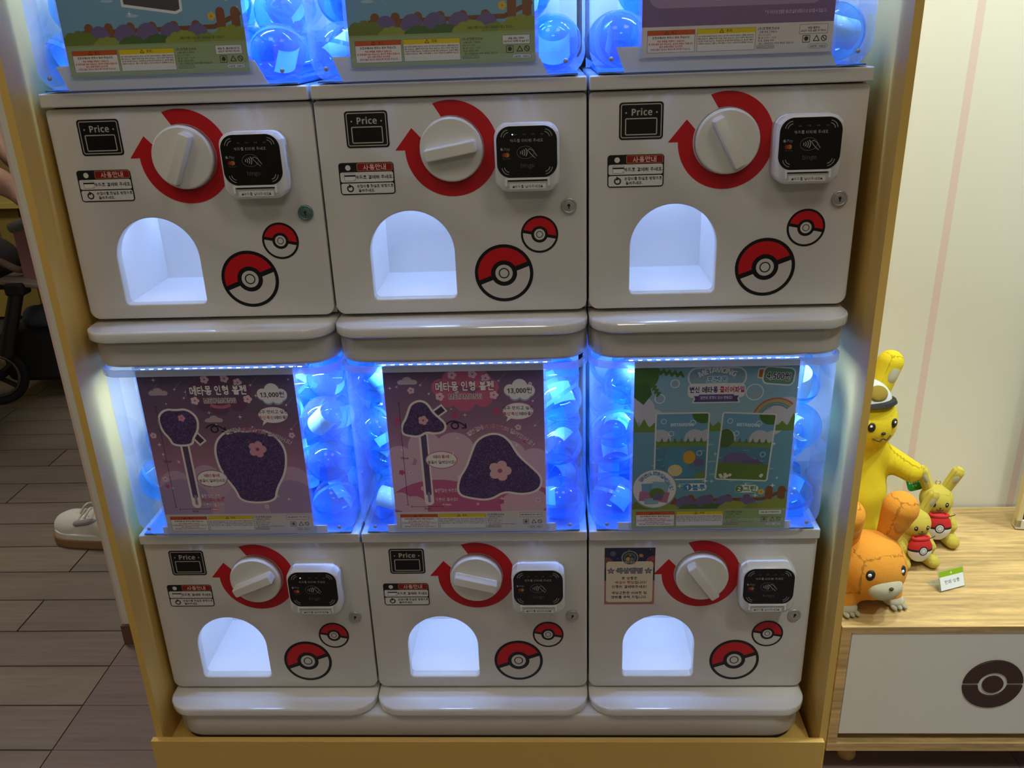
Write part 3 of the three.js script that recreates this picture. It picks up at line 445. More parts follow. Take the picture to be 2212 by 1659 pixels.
// ceiling panels and downlights: glowing fittings with a light of the same size in front
for (const [px, pz, k] of PANELS) {
  const t = thing('ceiling_panel', 'square warm white ceiling light panel of the shop', 'ceiling light', [px, CEIL, pz], 0, 'ceiling panels');
  part('frame', rbox(.64, .03, .64, .006), std(lin(.7, .7, .68), .5), t, [0, -.012, 0]);
  part('diffuser', box(.56, .006, .56), new THREE.MeshStandardMaterial({ color: 0x222222, emissive: WARM, emissiveIntensity: 4 }), t, [0, -.028, 0]);
  const l = new THREE.RectAreaLight(WARM, PANEL_NITS * k, .56, .56); l.position.set(0, -.035, 0); l.rotation.x = -Math.PI / 2; t.add(l);
}
function spotlight(px, pz, aim, cd, angle, label, group) {
  const drop = .40, t = thing('hanging_spotlight', label, 'spotlight', [px, CEIL, pz], 0, group), white = std(lin(.7, .7, .7), .4);
  part('stem', cyl(.006, .006, drop - .1, 10), white, t, [0, -(drop - .1) / 2, 0]);
  const head = new THREE.Group(); head.name = 'head'; head.position.set(0, -drop + .06, 0); t.add(head);
  const dir = V3(aim[0] - px, aim[1] - (CEIL - drop + .06), aim[2] - pz).normalize(); head.quaternion.setFromUnitVectors(V3(0, -1, 0), dir);
  part('can', new THREE.CylinderGeometry(.045, .045, .12, 28, 1, true), white, head); part('cap', cyl(.045, .045, .004, 28), white, head, [0, .06, 0]);
  part('lens', cyl(.043, .043, .004, 28), new THREE.MeshStandardMaterial({ color: 0x222222, emissive: SPOT, emissiveIntensity: 5 }), head, [0, -.05, 0]);
  const l = new THREE.SpotLight(SPOT, cd, 0, angle, .5, 2); l.position.set(0, -.065, 0); l.target.position.set(0, -2, 0); l.shadow.radius = 2.5; l.castShadow = true; head.add(l, l.target);
}
for (const [px, pz, k] of SPOTS) spotlight(px, pz, [px, -1, pz], SPOT_CD * k, 1.25, 'white cylinder spotlight hanging straight down above the striped wall', 'spotlights along the striped wall');
spotlight(TOY_FILL[0], TOY_FILL[1], TOY_FILL.slice(2), TOY_FILL_CD, .23, 'unseen white cylinder spotlight added to brighten the soft toys on the cabinet');

// ---------------------------------------------------------------- yellow display frame and white plinth
const PITCH = .33, ROW = .6157, DOOR = .2674;
{
  const f = thing('display_shelf_unit', 'yellow painted open frame that encloses the six capsule machines', 'shelf unit', [0, FLOOR, 0]);
  const H = 2.12, D = .052 - WALLZ - .004, zc = (.052 + WALLZ + .004) / 2;
  for (const x of [-.506, .517]) part('side_panel', box(.010, H, D), M.yellow, f, [x, H / 2, zc]);
  for (const x of [-.506, .517]) part('edge_band', box(.010, H - .002, .0012), M.yellow, f, [x, H / 2, .0526]);
  part('front_lip', rbox(1.034, .248, .010, .001), M.yellow, f, [0, .124, .0575]);
  part('base_board', box(1.01, .02, D - .01), M.yellow, f, [0, .214, zc]);
  part('top_board', box(1.01, .02, D), M.yellow, f, [0, H - .01, zc]);
  part('back_board', box(1.01, H - .26, .008), M.yellow, f, [0, H / 2 + .1, WALLZ + .009]);
  const pl = thing('machine_plinth', 'long white rounded plinth under the bottom row of machines', 'plinth', [0, -.076, 0]);
  part('foot', planSlab(-.485, .485, -.40, .030, .04, .01, 0, .012, 0), M.foot, pl);
  part('body', planSlab(-.494, .494, -.42, .038, .05, .01, .011, .0545, .004), M.shell, pl);
}

// ---------------------------------------------------------------- capsule machines
const archHole = (() => { const s = new THREE.Path(), a = -.1135, b = -.0025, y0 = .0175, r = .0555, c = .008, cy = .1345 - .0555; s.moveTo(a + c, y0); s.lineTo(b - c, y0); s.absarc(b - c, y0 + c, c, -Math.PI / 2, 0); s.lineTo(b, cy); s.absarc((a + b) / 2, cy, r, 0, Math.PI); s.lineTo(a, y0 + c); s.absarc(a + c, y0 + c, c, Math.PI, Math.PI * 1.5); return s; })();
const G = {};
{
  const w = .1635, s = rrShape(-w + .0015, .0015, w - .0015, DOOR - .0015, [.004, .004, .011, .011]); s.holes.push(archHole);
  G.door = toCreasedNormals(new THREE.ExtrudeGeometry(s, { depth: .012, bevelEnabled: true, bevelSize: .0015, bevelThickness: .0015, bevelSegments: 3, curveSegments: 24 }).translate(0, 0, -.0135), .7);
  G.cabinet = plain([box(.004, .272, .40, -.1615, .136, -.215), box(.004, .272, .40, .1615, .136, -.215), box(.327, .272, .004, 0, .136, -.413), box(.327, .004, .39, 0, .001, -.21)]);
  G.tray = planSlab(-.164, .164, -.414, .045, .036, .006, -.019, -.0055, .0022);
  G.collar = rbox(.327, .0165, .420, .002).translate(0, .2778, -.202);
  const x0 = -.1185, x1 = .0025, y0 = .0145, y1 = .150, z0 = -.014, z1 = -.15, t = .0025;
  G.liner = plain([box(t, y1 - y0, z0 - z1, x0, (y0 + y1) / 2, (z0 + z1) / 2), box(t, y1 - y0, z0 - z1, x1, (y0 + y1) / 2, (z0 + z1) / 2), box(x1 - x0, t, z0 - z1, (x0 + x1) / 2, y0, (z0 + z1) / 2), box(x1 - x0, t, z0 - z1, (x0 + x1) / 2, y1, (z0 + z1) / 2), box(x1 - x0, y1 - y0, t, (x0 + x1) / 2, (y0 + y1) / 2, z1)]);
  G.diode3 = rbox(.004, .002, .004, .0006);
  const a = new THREE.Shape(), R = .057, q = .0395, cy = .207, deg = Math.PI / 180;
  a.moveTo(R * Math.cos(110.8 * deg), cy + R * Math.sin(110.8 * deg)); a.absarc(0, cy, R, 110.8 * deg, -180 * deg, true);
  a.lineTo(-.069, cy); a.lineTo(-.0475, cy + .026); a.lineTo(q * Math.cos(159 * deg), cy + q * Math.sin(159 * deg)); a.absarc(0, cy, q, 159 * deg, 465.7 * deg, false); a.closePath();
  G.arrow = new THREE.ExtrudeGeometry(a, { depth: .0003, bevelEnabled: false, curveSegments: 64 });
  G.knob = new THREE.LatheGeometry([[0, 0], [.0385, 0], [.0382, .0095], [.0372, .0115], [.0355, .0123], [0, .0123]].map((p) => new THREE.Vector2(...p)), 64).rotateX(Math.PI / 2);
  G.knobBar = toCreasedNormals((() => { const s = rrShape(-.032, -.0072, .032, .0072, .0035); return new THREE.ExtrudeGeometry(s, { depth: .013, bevelEnabled: true, bevelSize: .0018, bevelThickness: .003, bevelSegments: 3, bevelOffset: -.0018 }).translate(0, 0, .011); })(), .8);
  G.reader = toCreasedNormals((() => { const s = rrShape(-.0385, -.0395, .0385, .0395, .016); return new THREE.ExtrudeGeometry(s, { depth: .023, bevelEnabled: true, bevelSize: .0028, bevelThickness: .0045, bevelSegments: 4, bevelOffset: -.0028, curveSegments: 14 }).translate(0, 0, .001); })(), .9);
  G.touch = plate(.0715, .0595, .0165, .0008);
  G.slotLip = plain([box(.053, .0022, .003, 0, .004, .0015), box(.0022, .0085, .003, -.0255, 0, .0015), box(.0022, .0085, .003, .0255, 0, .0015)]);
  G.slotGap = box(.047, .0016, .0006, 0, .0016, .0003);
  G.insert = plate(.043, .006, .0003, .0003); G.serial = plate(.044, .0055, .0003, .0003);
  G.price = plate(.0525, .043, .004); G.usage = plate(.0685, .039, .004); G.random = plate(.0735, .0985, .0005);
  G.lock = new THREE.LatheGeometry([[0, .0032], [.0062, .0032], [.0066, .0026], [.0072, .0026], [.0078, .0034], [.0094, .003], [.0098, .0016], [.0098, 0]].map((p) => new THREE.Vector2(...p)), 32).rotateX(Math.PI / 2);
  G.keyhole = plain([cyl(.0018, .0018, .001, 16).rotateX(Math.PI / 2).translate(0, .001, 0), box(.0013, .006, .001, 0, -.0004, 0)]);
  const disc = (r) => uvXY(new THREE.CylinderGeometry(r, r, .0004, 48).rotateX(Math.PI / 2), r * 2, r * 2); G.bigBall = disc(.0375); G.smallBall = disc(.0235);
  // clear globe box: rounded plan whose lower edge curls in
  const prof = [], n = 8; for (let i = 0; i <= n; i++) { const t = i / n * Math.PI / 2; prof.push([1 - Math.sin(t), .286 + (1 - Math.cos(t)) * .028]); } prof.push([0, .36], [0, .45], [0, .5475]);
  const ring = (ins, y) => { const x1 = .1625 - ins * .026, zf = .022 - ins * .014, out = []; for (const [cx, cz, r, t0] of [[-x1 + .006, -.394, .006, Math.PI], [-x1 + .03, zf - .03, .03, Math.PI / 2], [x1 - .03, zf - .03, .03, 0], [x1 - .006, -.394, .006, -Math.PI / 2]]) for (let k = 0; k <= 8; k++) { const t = t0 + Math.PI / 2 - k * Math.PI / 16; out.push([cx + Math.cos(t) * r, y, cz + Math.sin(t) * r]); } out.push(out[0]); return out; };
  const rings = prof.map(([i, y]) => ring(i, y)), N = rings[0].length, pos = [], idx = []; rings.forEach((r) => r.forEach((p) => pos.push(...p)));
  for (let i = 0; i < rings.length - 1; i++) for (let j = 0; j < N - 1; j++) { const A = i * N + j, B = A + 1, C = A + N, Dd = C + 1; idx.push(A, B, Dd, A, Dd, C); }
  G.globe = new THREE.BufferGeometry().setAttribute('position', new THREE.Float32BufferAttribute(pos, 3)).setIndex(idx); G.globe = mergeVertices(G.globe, 1e-5); G.globe.computeVertexNormals(); G.globe.setAttribute('uv', new THREE.Float32BufferAttribute(new Float32Array(G.globe.attributes.position.count * 2), 2));
  { const p = G.globe.attributes.position, ix = G.globe.index.array, keep = []; for (let i = 0; i < ix.length; i += 3) { const q = [ix[i], ix[i + 1], ix[i + 2]]; if (!q.every((v) => p.getZ(v) > .0219 && p.getY(v) > .313)) keep.push(...q); } G.globe.setIndex(keep); }
  G.window = new THREE.PlaneGeometry(.265, .5475 - .314).translate(0, (.5475 + .314) / 2, .022);
  G.boxFloor = box(.306, .002, .203, 0, .2885, -.0935);
  G.screw = sph(.0028, 1, 1, .6, 12);
  const rs = rrShape(-.1638, -.0232, .1638, .40, [.006, .006, .031, .031]), rh = rrShape(-.1602, -.0198, .1602, .396, [.005, .005, .028, .028]); rs.holes.push(rh);
  G.rim = toCreasedNormals(new THREE.ExtrudeGeometry(rs, { depth: .0075, bevelEnabled: true, bevelSize: .0006, bevelThickness: .0008, bevelSegments: 2, curveSegments: 10 }).rotateX(-Math.PI / 2).translate(0, .5420, 0), .7);
  G.lid = planSlab(-.1642, .1642, -.414, .030, .036, .006, .5565, .5966, .006);
  G.innerBack = box(.318, .262, .003, 0, .418, -.196);
  G.bar = rbox(.235, .004, .012, .001).translate(0, .5478, 0); G.diode = rbox(.0055, .0024, .0055, .0009);
  G.holder = plate(.222, .2625, .003, .0012);
}
const readerLights = new Set(['1,1', '0,0']);
function makeMachine(col, row, label, angle, opt) {
  const t = thing('capsule_machine', label, 'capsule machine', [(col - 1) * PITCH, row ? ROW : 0, 0], 0, 'six stacked capsule machines');
  part('cabinet', G.cabinet, M.shell, t); part('tray', G.tray, M.tray, t); part('collar', G.collar, M.lid, t);
  const door = part('door', G.door, M.shell, t);
  part('arrow_sticker', G.arrow, M.red, door, [0, 0, .0001]);
  if (opt.random) part('random_colour_notice', G.random, M.print(texRandom), door, [-.104, .2035, .0001]);
  else { part('price_plate', G.price, MP.price, door, [-.1015, .233, .0001]); part('usage_sticker', G.usage, MP.usage, door, [-.107, .1745, .0001]); }
  part('ball_sticker', G.bigBall, MP.ball, door, [.058, .0505, .0003], [0, 0, .36]); part('ball_sticker', G.smallBall, MP.ball, door, [.1045, .0995, .0003], [0, 0, -.2]);
  const lock = part('lock', G.lock, opt.green ? M.steelGreen : M.steel, t, [.1415, .1345, 0]); part('keyhole', G.keyhole, M.keyhole, lock, [0, 0, .0034], [0, 0, opt.keyTurn ?? -.25]);
  const knob = part('knob', G.knob, M.knob, t, [.0004, .2072, .0002]); part('knob_bar', G.knobBar, M.knobBar, knob, [0, 0, 0], [0, 0, angle * Math.PI / 180]);
  const rd = part('card_reader', G.reader, M.reader, t, [.0918, .1972, 0]);
  part('touch_panel', G.touch, MP.reader, rd, [0, .0072, .0285]); part('slot_frame', G.slotLip, M.reader, rd, [0, -.0276, .0284]); part('card_slot', G.slotGap, M.slot, rd, [0, -.0276, .0286]);
  part('insert_print', G.insert, MP.insert, rd, [0, -.0330, .0286]); part('serial_print', G.serial, MP.serial, rd, [.0386, .008, .0125], [0, Math.PI / 2, 0]).rotateZ(Math.PI / 2);
  if (readerLights.has(col + ',' + row)) part('status_light', sph(.0009, 1, 1, .5, 12), M.readerLed, rd, [-.0165, .0275, .0291]);
  part('chute_liner', G.liner, M.liner, t);
  for (const [cz, tilt] of [[-.1435, .3], [-.03, -.5]]) {  // second strip, hidden behind the door, is added to even out the chute light
    const cb = part('chute_light', rbox(.06, .004, .008, .001), M.bar, t, [-.058, .1468, cz]);
    for (const k of [-1, 0, 1]) part('diode', G.diode3, M.chuteDiode, cb, [k * .017, -.0026, 0]);
    const cl = new THREE.RectAreaLight(LED, CHUTE_NITS, .055, .008); cl.position.set(-.058, .1425, cz); cl.rotation.set(-Math.PI / 2 + tilt, 0, 0); t.add(cl);
  }
  part('clear_box', G.globe, M.clear, t); part('front_window', G.window, M.window, t); part('box_floor', G.boxFloor, M.boxFloor, t); part('box_rim', G.rim, M.rim, t); part('lid', G.lid, M.lid, t); part('inner_back', G.innerBack, M.innerBack, t);
  const lb = part('light_bar', G.bar, M.bar, t); for (let k = 0; k < 19; k++) part('diode', G.diode, M.diode, lb, [-.108 + k * .012, .5450, 0]);
  const l = new THREE.RectAreaLight(LED, BOX_NITS, .225, .006); l.position.set(0, .5438, 0); l.rotation.set(-Math.PI / 2, 0, 0); t.add(l);
  part('card_holder', G.holder, M.holder, t, [opt.dx, .4215 + (row ? .012 : 0), .0105]);
  const lt = row ? .316 : .301, s = new THREE.Shape([[-.123, .2885], [.119, .2885], [row ? .105 : .119, lt], [row ? -.133 : -.123, lt]].map((p) => new THREE.Vector2(...p)));
  part('card_ledge', new THREE.ExtrudeGeometry(s, { depth: .0008, bevelEnabled: false }), M.ledge, t, [0, 0, .0085]);
  for (const x of [-.139, .139]) part('screw', G.screw, M.steel, t, [x, .3035, .0175]);
  return t;
}
const MP = { price: M.print(texPrice, .3), usage: M.print(texUsage, .4), ball: M.print(texBall, .4), reader: phys(0xffffff, .12, { map: texReader }), insert: M.print(texInsert), serial: M.print(texSerial) };
const POSTERS = [[penPoster(0), penPoster(1), texFile], [skyPoster(0), skyPoster(1), texPlush]];
const KNOB = [[23.3, -14.4, -54.5], [66, 9.9, -62.6]], DX = [[-.0065, -.0015, .003], [-.0075, -.003, .003]];
const MLABEL = [['white capsule machine whose poster shows a mushroom-topped purple pen, standing on the white plinth', 'white capsule machine on the plinth whose poster shows a mound-topped pen on pink clouds', 'white capsule machine with a square random-colour notice instead of a price plate'],
  ['white capsule machine with a greenish lock, stacked above the mushroom-topped pen poster', 'white capsule machine with near-level knob bar, stacked above the pink cloud pen poster', 'white capsule machine with a lilac poster, stacked above the blue clear-file poster']];
const PLABEL = [['purple poster of a pen with a mushroom-shaped fleece topper and 13,000 price cloud', 'pink poster of a pen with a mound-shaped fleece topper and 13,000 price cloud', 'blue green poster of two lake clear files with a 4,500 bottle price'],
  ['sky blue fence poster with a dark tilted panel picture', 'sky blue fence poster without any dark panel, above the pink pen poster', 'lilac poster with two purple cushions in white frames']];
for (const row of [0, 1]) for (const col of [0, 1, 2]) {
  makeMachine(col, row, MLABEL[row][col], KNOB[row][col], { random: !row && col === 2, green: row && col === 0, keyTurn: row ? .05 : -.3, dx: DX[row][col] });
  const p = part(numbered('poster'), plate(.2145, .2545, .002, .0006), M.print(POSTERS[row][col], .35), scene, [(col - 1) * PITCH + DX[row][col], (row ? ROW + .012 : 0) + .4190, .0122]);
  tag(p, PLABEL[row][col], 'poster', 'posters in the clear boxes');
}

// ---------------------------------------------------------------- blue capsules: settled as a pile, those that show are built
const CR = .0325;
G.capLow = new THREE.SphereGeometry(CR, 28, 12, 0, Math.PI * 2, Math.PI / 2, Math.PI / 2); G.capTop = new THREE.SphereGeometry(CR * .99, 28, 12, 0, Math.PI * 2, 0, Math.PI / 2).scale(1, .96, 1);
G.capBand = new THREE.CylinderGeometry(CR * 1.012, CR * 1.012, .005, 32, 1, true);
G.slips = [[.020, .036, 2.4], [.023, .030, 1.6], [.017, .040, 3.2]].map(([r, h, a]) => { const g = new THREE.CylinderGeometry(r, r, h, 14, 1, true, 0, a); return g; });
const proto = [0, 1, 2].map((v) => { const g = new THREE.Group(); part('lower_shell', G.capLow, M.blueShell, g); part('upper_shell', G.capTop, v === 1 ? M.blueShell : M.paleShell, g); part('seam_band', G.capBand, M.capBand, g); part('paper_slip', G.slips[v], M.slip, g, [0, v === 2 ? -.002 : .001, 0], [.25 * v, v, .2]); return g; });
function settle(n, gx) {
  const x1 = .158 - CR, zf = .0085 - CR, zb = -.192 + CR, y0 = .2915 + CR, P = [];
  for (let i = 0; i < n; i++) P.push(V3(rr(-x1, x1), y0 + rr(0, .5), rr(zb, zf)));
  for (let it = 0; it < 760; it++) {
    const g = it > 640 ? 0 : .0016 * Math.max(.05, 1 - it / 640);
    for (const p of P) { p.y -= g; p.x += g * gx; }
    for (let s = 0; s < 4; s++) {
      for (let i = 0; i < n; i++) for (let j = i + 1; j < n; j++) { const d = P[i].clone().sub(P[j]), L = d.length(), o = 2.03 * CR - L; if (o > 0) { d.multiplyScalar(o / 2 / (L || 1)); P[i].add(d); P[j].sub(d); } }
      for (const p of P) { p.x = THREE.MathUtils.clamp(p.x, -x1, x1); p.z = THREE.MathUtils.clamp(p.z, zb, zf); p.y = Math.max(p.y, y0); }
    }
  }
  return P;
}
const view = new THREE.Matrix4(); camera.updateMatrixWorld(true); camera.updateProjectionMatrix(); view.multiplyMatrices(camera.projectionMatrix, camera.matrixWorldInverse);
const FILL = [[[46, .28], [54, .06], [58, .05]], [[34, -.08], [34, 0], [34, .1]]];
const CLABEL = [['blue translucent ball capsule heaped behind the mushroom-topped pen poster', 'blue translucent ball capsule heaped behind the pink cloud pen poster', 'blue translucent ball capsule heaped behind the blue clear-file poster'],
  ['blue translucent ball capsule behind the fence poster with a dark panel', 'blue translucent ball capsule behind the fence poster above the pink pen poster', 'blue translucent ball capsule behind the lilac cushion poster']];
for (const row of [0, 1]) for (const col of [0, 1, 2]) {
  const ox = (col - 1) * PITCH, oy = row ? ROW : 0, px0 = DX[row][col] - .107, px1 = DX[row][col] + .107, py0 = .292 + (row ? .012 : 0);
  settle(...FILL[row][col]).forEach((p, i) => {
    if (p.y > .516) return;
    let seen = false;
    for (let a = 0; a < 20 && !seen; a++) {
      const q = V3(p.x + ox + Math.cos(a * .314) * CR * .95, p.y + oy + Math.sin(a * .314) * CR * .95, p.z);
      const ndc = q.clone().applyMatrix4(view); if (Math.abs(ndc.y) > 1) continue;
      const t = (.0122 - CAM.z) / (q.z - CAM.z), h = CAM.clone().lerp(q, t), lx = h.x - ox, ly = h.y - oy;
      seen = !(lx > px0 && lx < px1 && ly > py0) && Math.abs(lx) < .16;
    }
    if (!seen) return;
    const c = proto[i % 3].clone(); c.name = numbered('capsule'); c.position.set(p.x + ox, p.y + oy, p.z); c.rotation.set(rr(-1.2, 1.2), rr(0, 6.28), rr(-1.2, 1.2)); scene.add(c);
    tag(c, CLABEL[row][col], 'capsule', CLABEL[row][col].replace('ball capsule', 'capsules'));
  });
}

// ---------------------------------------------------------------- helpers for soft shapes and for reading places off the photograph
function pix(u, v, axis, val) {   // photograph pixel -> point where its ray meets the plane axis = val
  const d = V3((u - 1106) / 1875.03, -(v - 829.5) / 1875.03, -1).applyEuler(camera.rotation), t = (val - CAM[axis]) / d[axis];
  return CAM.clone().addScaledVector(d, t);
}
// smooth union of tapered capsules [ax, ay, az, ra, bx, by, bz, rb], meshed
function blob(prims, k = .02, cell = .005, uvScale = 6) {
  const lo = V3(9, 9, 9), hi = V3(-9, -9, -9);
  for (const p of prims) for (const o of [0, 4]) { const r = p[o + 3] + k * .6; lo.min(V3(p[o] - r, p[o + 1] - r, p[o + 2] - r)); hi.max(V3(p[o] + r, p[o + 1] + r, p[o + 2] + r)); }
  const c = lo.clone().add(hi).multiplyScalar(.5), S = Math.max(hi.x - lo.x, hi.y - lo.y, hi.z - lo.z) * 1.04 + 4 * cell, n = Math.max(12, Math.ceil(S / cell));
  const mc = new MarchingCubes(n, new THREE.MeshBasicMaterial(), false, false, 400000), half = n / 2;
  const dist = (px, py, pz) => {
    let d = 9;
    for (const p of prims) {
      const bx = p[4] - p[0], by = p[5] - p[1], bz = p[6] - p[2], L = bx * bx + by * by + bz * bz, t = L ? Math.min(1, Math.max(0, ((px - p[0]) * bx + (py - p[1]) * by + (pz - p[2]) * bz) / L)) : 0;
      const q = Math.hypot(px - p[0] - t * bx, py - p[1] - t * by, pz - p[2] - t * bz) - (p[3] + (p[7] - p[3]) * t);
      const h = Math.max(k - Math.abs(d - q), 0) / k; d = Math.min(d, q) - h * h * k * .25;
    }
    return d;
  };
  const at = (v, i) => c.getComponent(i) + (v - half) / half * S / 2, B = 8, step = S / n, reach = B * step * .87 + k;
  for (let bz = 0; bz < n; bz += B) for (let by = 0; by < n; by += B) for (let bx = 0; bx < n; bx += B) {
    const dc = dist(at(bx + B / 2, 0), at(by + B / 2, 1), at(bz + B / 2, 2)), far = Math.abs(dc) > reach;
    for (let z = bz; z < Math.min(n, bz + B); z++) for (let y = by; y < Math.min(n, by + B); y++) for (let x = bx; x < Math.min(n, bx + B); x++) mc.field[x + y * n + z * n * n] = -(far ? dc : dist(at(x, 0), at(y, 1), at(z, 2)));
  }
  mc.isolation = 0; mc.update();
  let g = new THREE.BufferGeometry().setAttribute('position', new THREE.BufferAttribute(mc.positionArray.slice(0, mc.count * 3), 3));
  g.scale(S / 2, S / 2, S / 2).translate(c.x, c.y, c.z); g = mergeVertices(g, 1e-5); g.computeVertexNormals();
  return boxUV(g, uvScale);
}
const bl = (x, y, z, r) => [x, y, z, r, x, y, z, r];

// ---------------------------------------------------------------- wooden cabinet with white doors
const CT = .0315, CF = -.101, CX = .585;
const oak = dataTex(512, 256, (() => { const a = noise2(5, 90, 31), b = noise2(14, 128, 77), c = noise2(3, 14, 5), d = noise2(40, 200, 2); return (x, y) => { const u = x / 512, v = y / 256, s = .5 * a(u, v) + .3 * b(u, v) + .2 * d(u, v), t = .72 + .38 * s + .12 * (c(u, v) - .5); return [Math.min(255, 214 * t), Math.min(255, 178 * t), Math.min(255, 118 * t)]; }; })());
const oakMat = std(0xffffff, .45, { map: oak });
{
  const t = thing('low_cabinet', 'low oak cabinet with white doors and dark round emblems beside the yellow frame', 'cabinet', [CX, FLOOR, CF]);
  const W = 1.65, top = CT - FLOOR, D = .378, bot = -.233 - FLOOR, zc = -D / 2;
  const wood = (n, w, h, d, x, y, z, m = oakMat) => { const g = boxUV(rbox(w, h, d, .0008, 1), 2.2); return part(n, g, m, t, [x, y, z]); };
  wood('top_board', W, .0125, D, W / 2, top - .00625, zc, oakMat);
  wood('bottom_board', W, .018, D, W / 2, bot + .009, zc);
  for (const x of [.0083, W - .0083]) wood('side_board', .0165, top - bot - .031, D, x, (top + bot) / 2 + .003, zc);
  part('back_board', box(W - .04, top - bot - .03, .006), oakMat, t, [W / 2, (top + bot) / 2 + .003, -D + .006]);
  const doorMat = std(lin(.78, .76, .70), .5), emb = std(lin(.045, .018, .012), .45);
  const sector = (s) => { const q = new THREE.Shape(), R = .049, r = .0245, gp = .0026, a = Math.asin(gp / R), b = Math.asin(gp / r); q.absarc(0, 0, R, a, Math.PI - a, false); q.absarc(0, 0, r, Math.PI - b, b, true); q.closePath(); const g = new THREE.ExtrudeGeometry(q, { depth: .002, bevelEnabled: true, bevelSize: .0005, bevelThickness: .0005, bevelSegments: 1, curveSegments: 32 }); return s < 0 ? g.rotateZ(Math.PI) : g; };
  const half = (W - .033) / 3;
  for (let k = 0; k < 3; k++) {
    const dx = .0172 + k * half + half / 2 - .0003, dw = half - .003, dy0 = -.197 - FLOOR, dy1 = .0175 - FLOOR;
    const d = part('door', rbox(dw, dy1 - dy0, .016, .001), doorMat, t, [dx, (dy0 + dy1) / 2, -.0115]);
    const ex = k === 0 ? .8465 - CX - dx : 0, ey = -.0885 - FLOOR - (dy0 + dy1) / 2;
    part('emblem_arc', sector(1), emb, d, [ex, ey, .008]); part('emblem_arc', sector(-1), emb, d, [ex, ey, .008]); part('emblem_disc', cyl(.0172, .0172, .003, 40).rotateX(Math.PI / 2), emb, d, [ex, ey, .0093]);
  }
  for (const x of [.05, W / 2, W - .05]) for (const z of [-.06, -.32]) part('leg', rod([x, bot, z], [x + (x < .1 ? -.012 : .012) * -1, 0, z], .022, .016), oakMat, t);
}

// ---------------------------------------------------------------- soft toys, price card and framed panel on the cabinet
const felt = (r, g, b, bump = .0009) => phys(lin(r, g, b), .95, { bumpMap: fur, bumpScale: bump, sheen: .4, sheenColor: lin(r, g, b), sheenRoughness: .6 });
const TOY = { yellow: felt(.86, .64, .012), lightYellow: felt(.86, .68, .10), orange: felt(.90, .36, .035), cream: felt(.78, .72, .50), white: felt(.78, .78, .76), black: std(lin(.012, .011, .01), .6), shine: std(lin(.9, .9, .9), .3), brown: felt(.16, .08, .03), gold: felt(.48, .32, .04), red: std(lin(.55, .02, .02), .7), dark: std(lin(.02, .02, .02), .5), smile: std(lin(.03, .02, .015), .7) };
function eye(parent, x, y, z, r, turn = 0) { const e = part('eye', sph(r, .8, 1.1, .45, 18), TOY.black, parent, [x, y, z], [0, turn, 0]); part('glint', sph(r * .28, 1, 1, .5, 10), TOY.shine, e, [-r * .25, r * .4, r * .36]); return e; }
{ // tall yellow toy with a cap, half hidden by the frame
  const t = thing('plush_toy', 'tall yellow plush toy with a white cap and short thick arm, behind the frame edge', 'plush toy', [.668, CT, -.365], .34); t.scale.set(.95, .90, .92);
  part('body', blob([[0, .065, 0, .066, 0, .13, 0, .062], [0, .13, 0, .062, 0, .215, 0, .042], bl(0, .285, .006, .066), [.045, .205, .015, .026, .092, .172, .055, .022], [-.045, .205, .015, .026, -.092, .172, .055, .022], [.04, .035, .02, .034, .05, .032, .045, .03], [-.04, .035, .02, .034, -.05, .032, .045, .03]], .025, .0045), TOY.yellow, t);
  for (const s of [-1, 1]) { const e = part('ear', blob([[0, 0, 0, .021, 0, .058, 0, .024]], .01, .004), TOY.yellow, t, [s * .046, .335, -.008], [0, 0, -s * .3]); part('ear_lining', sph(.015, .8, 1.6, .4), TOY.cream, e, [0, .04, .0185]); }
  const cap = part('cap', new THREE.SphereGeometry(.052, 28, 12, 0, 7, 0, 1.5).scale(1, .9, 1), TOY.white, t, [0, .322, .006], [-.18, 0, 0]);
  part('brim', new THREE.CylinderGeometry(.05, .052, .006, 28, 1, false, -Math.PI / 2, Math.PI).scale(1, 1, 1.05), TOY.black, cap, [0, .004, .012]); part('cap_badge', sph(.02, 1, .8, .35), TOY.gold, cap, [0, .024, .044], [-.35, 0, 0]);
  eye(t, -.024, .296, .068, .009, -.3); eye(t, .026, .296, .067, .009, .3); part('nose', sph(.004, 1.2, .8, .8, 12), TOY.black, t, [0, .281, .073]); part('mouth', tube([[-.02, .272, .069], [-.008, .266, .073], [0, .27, .0735], [.008, .266, .073], [.02, .272, .069]], .0011, 20, 6), TOY.smile, t);
}
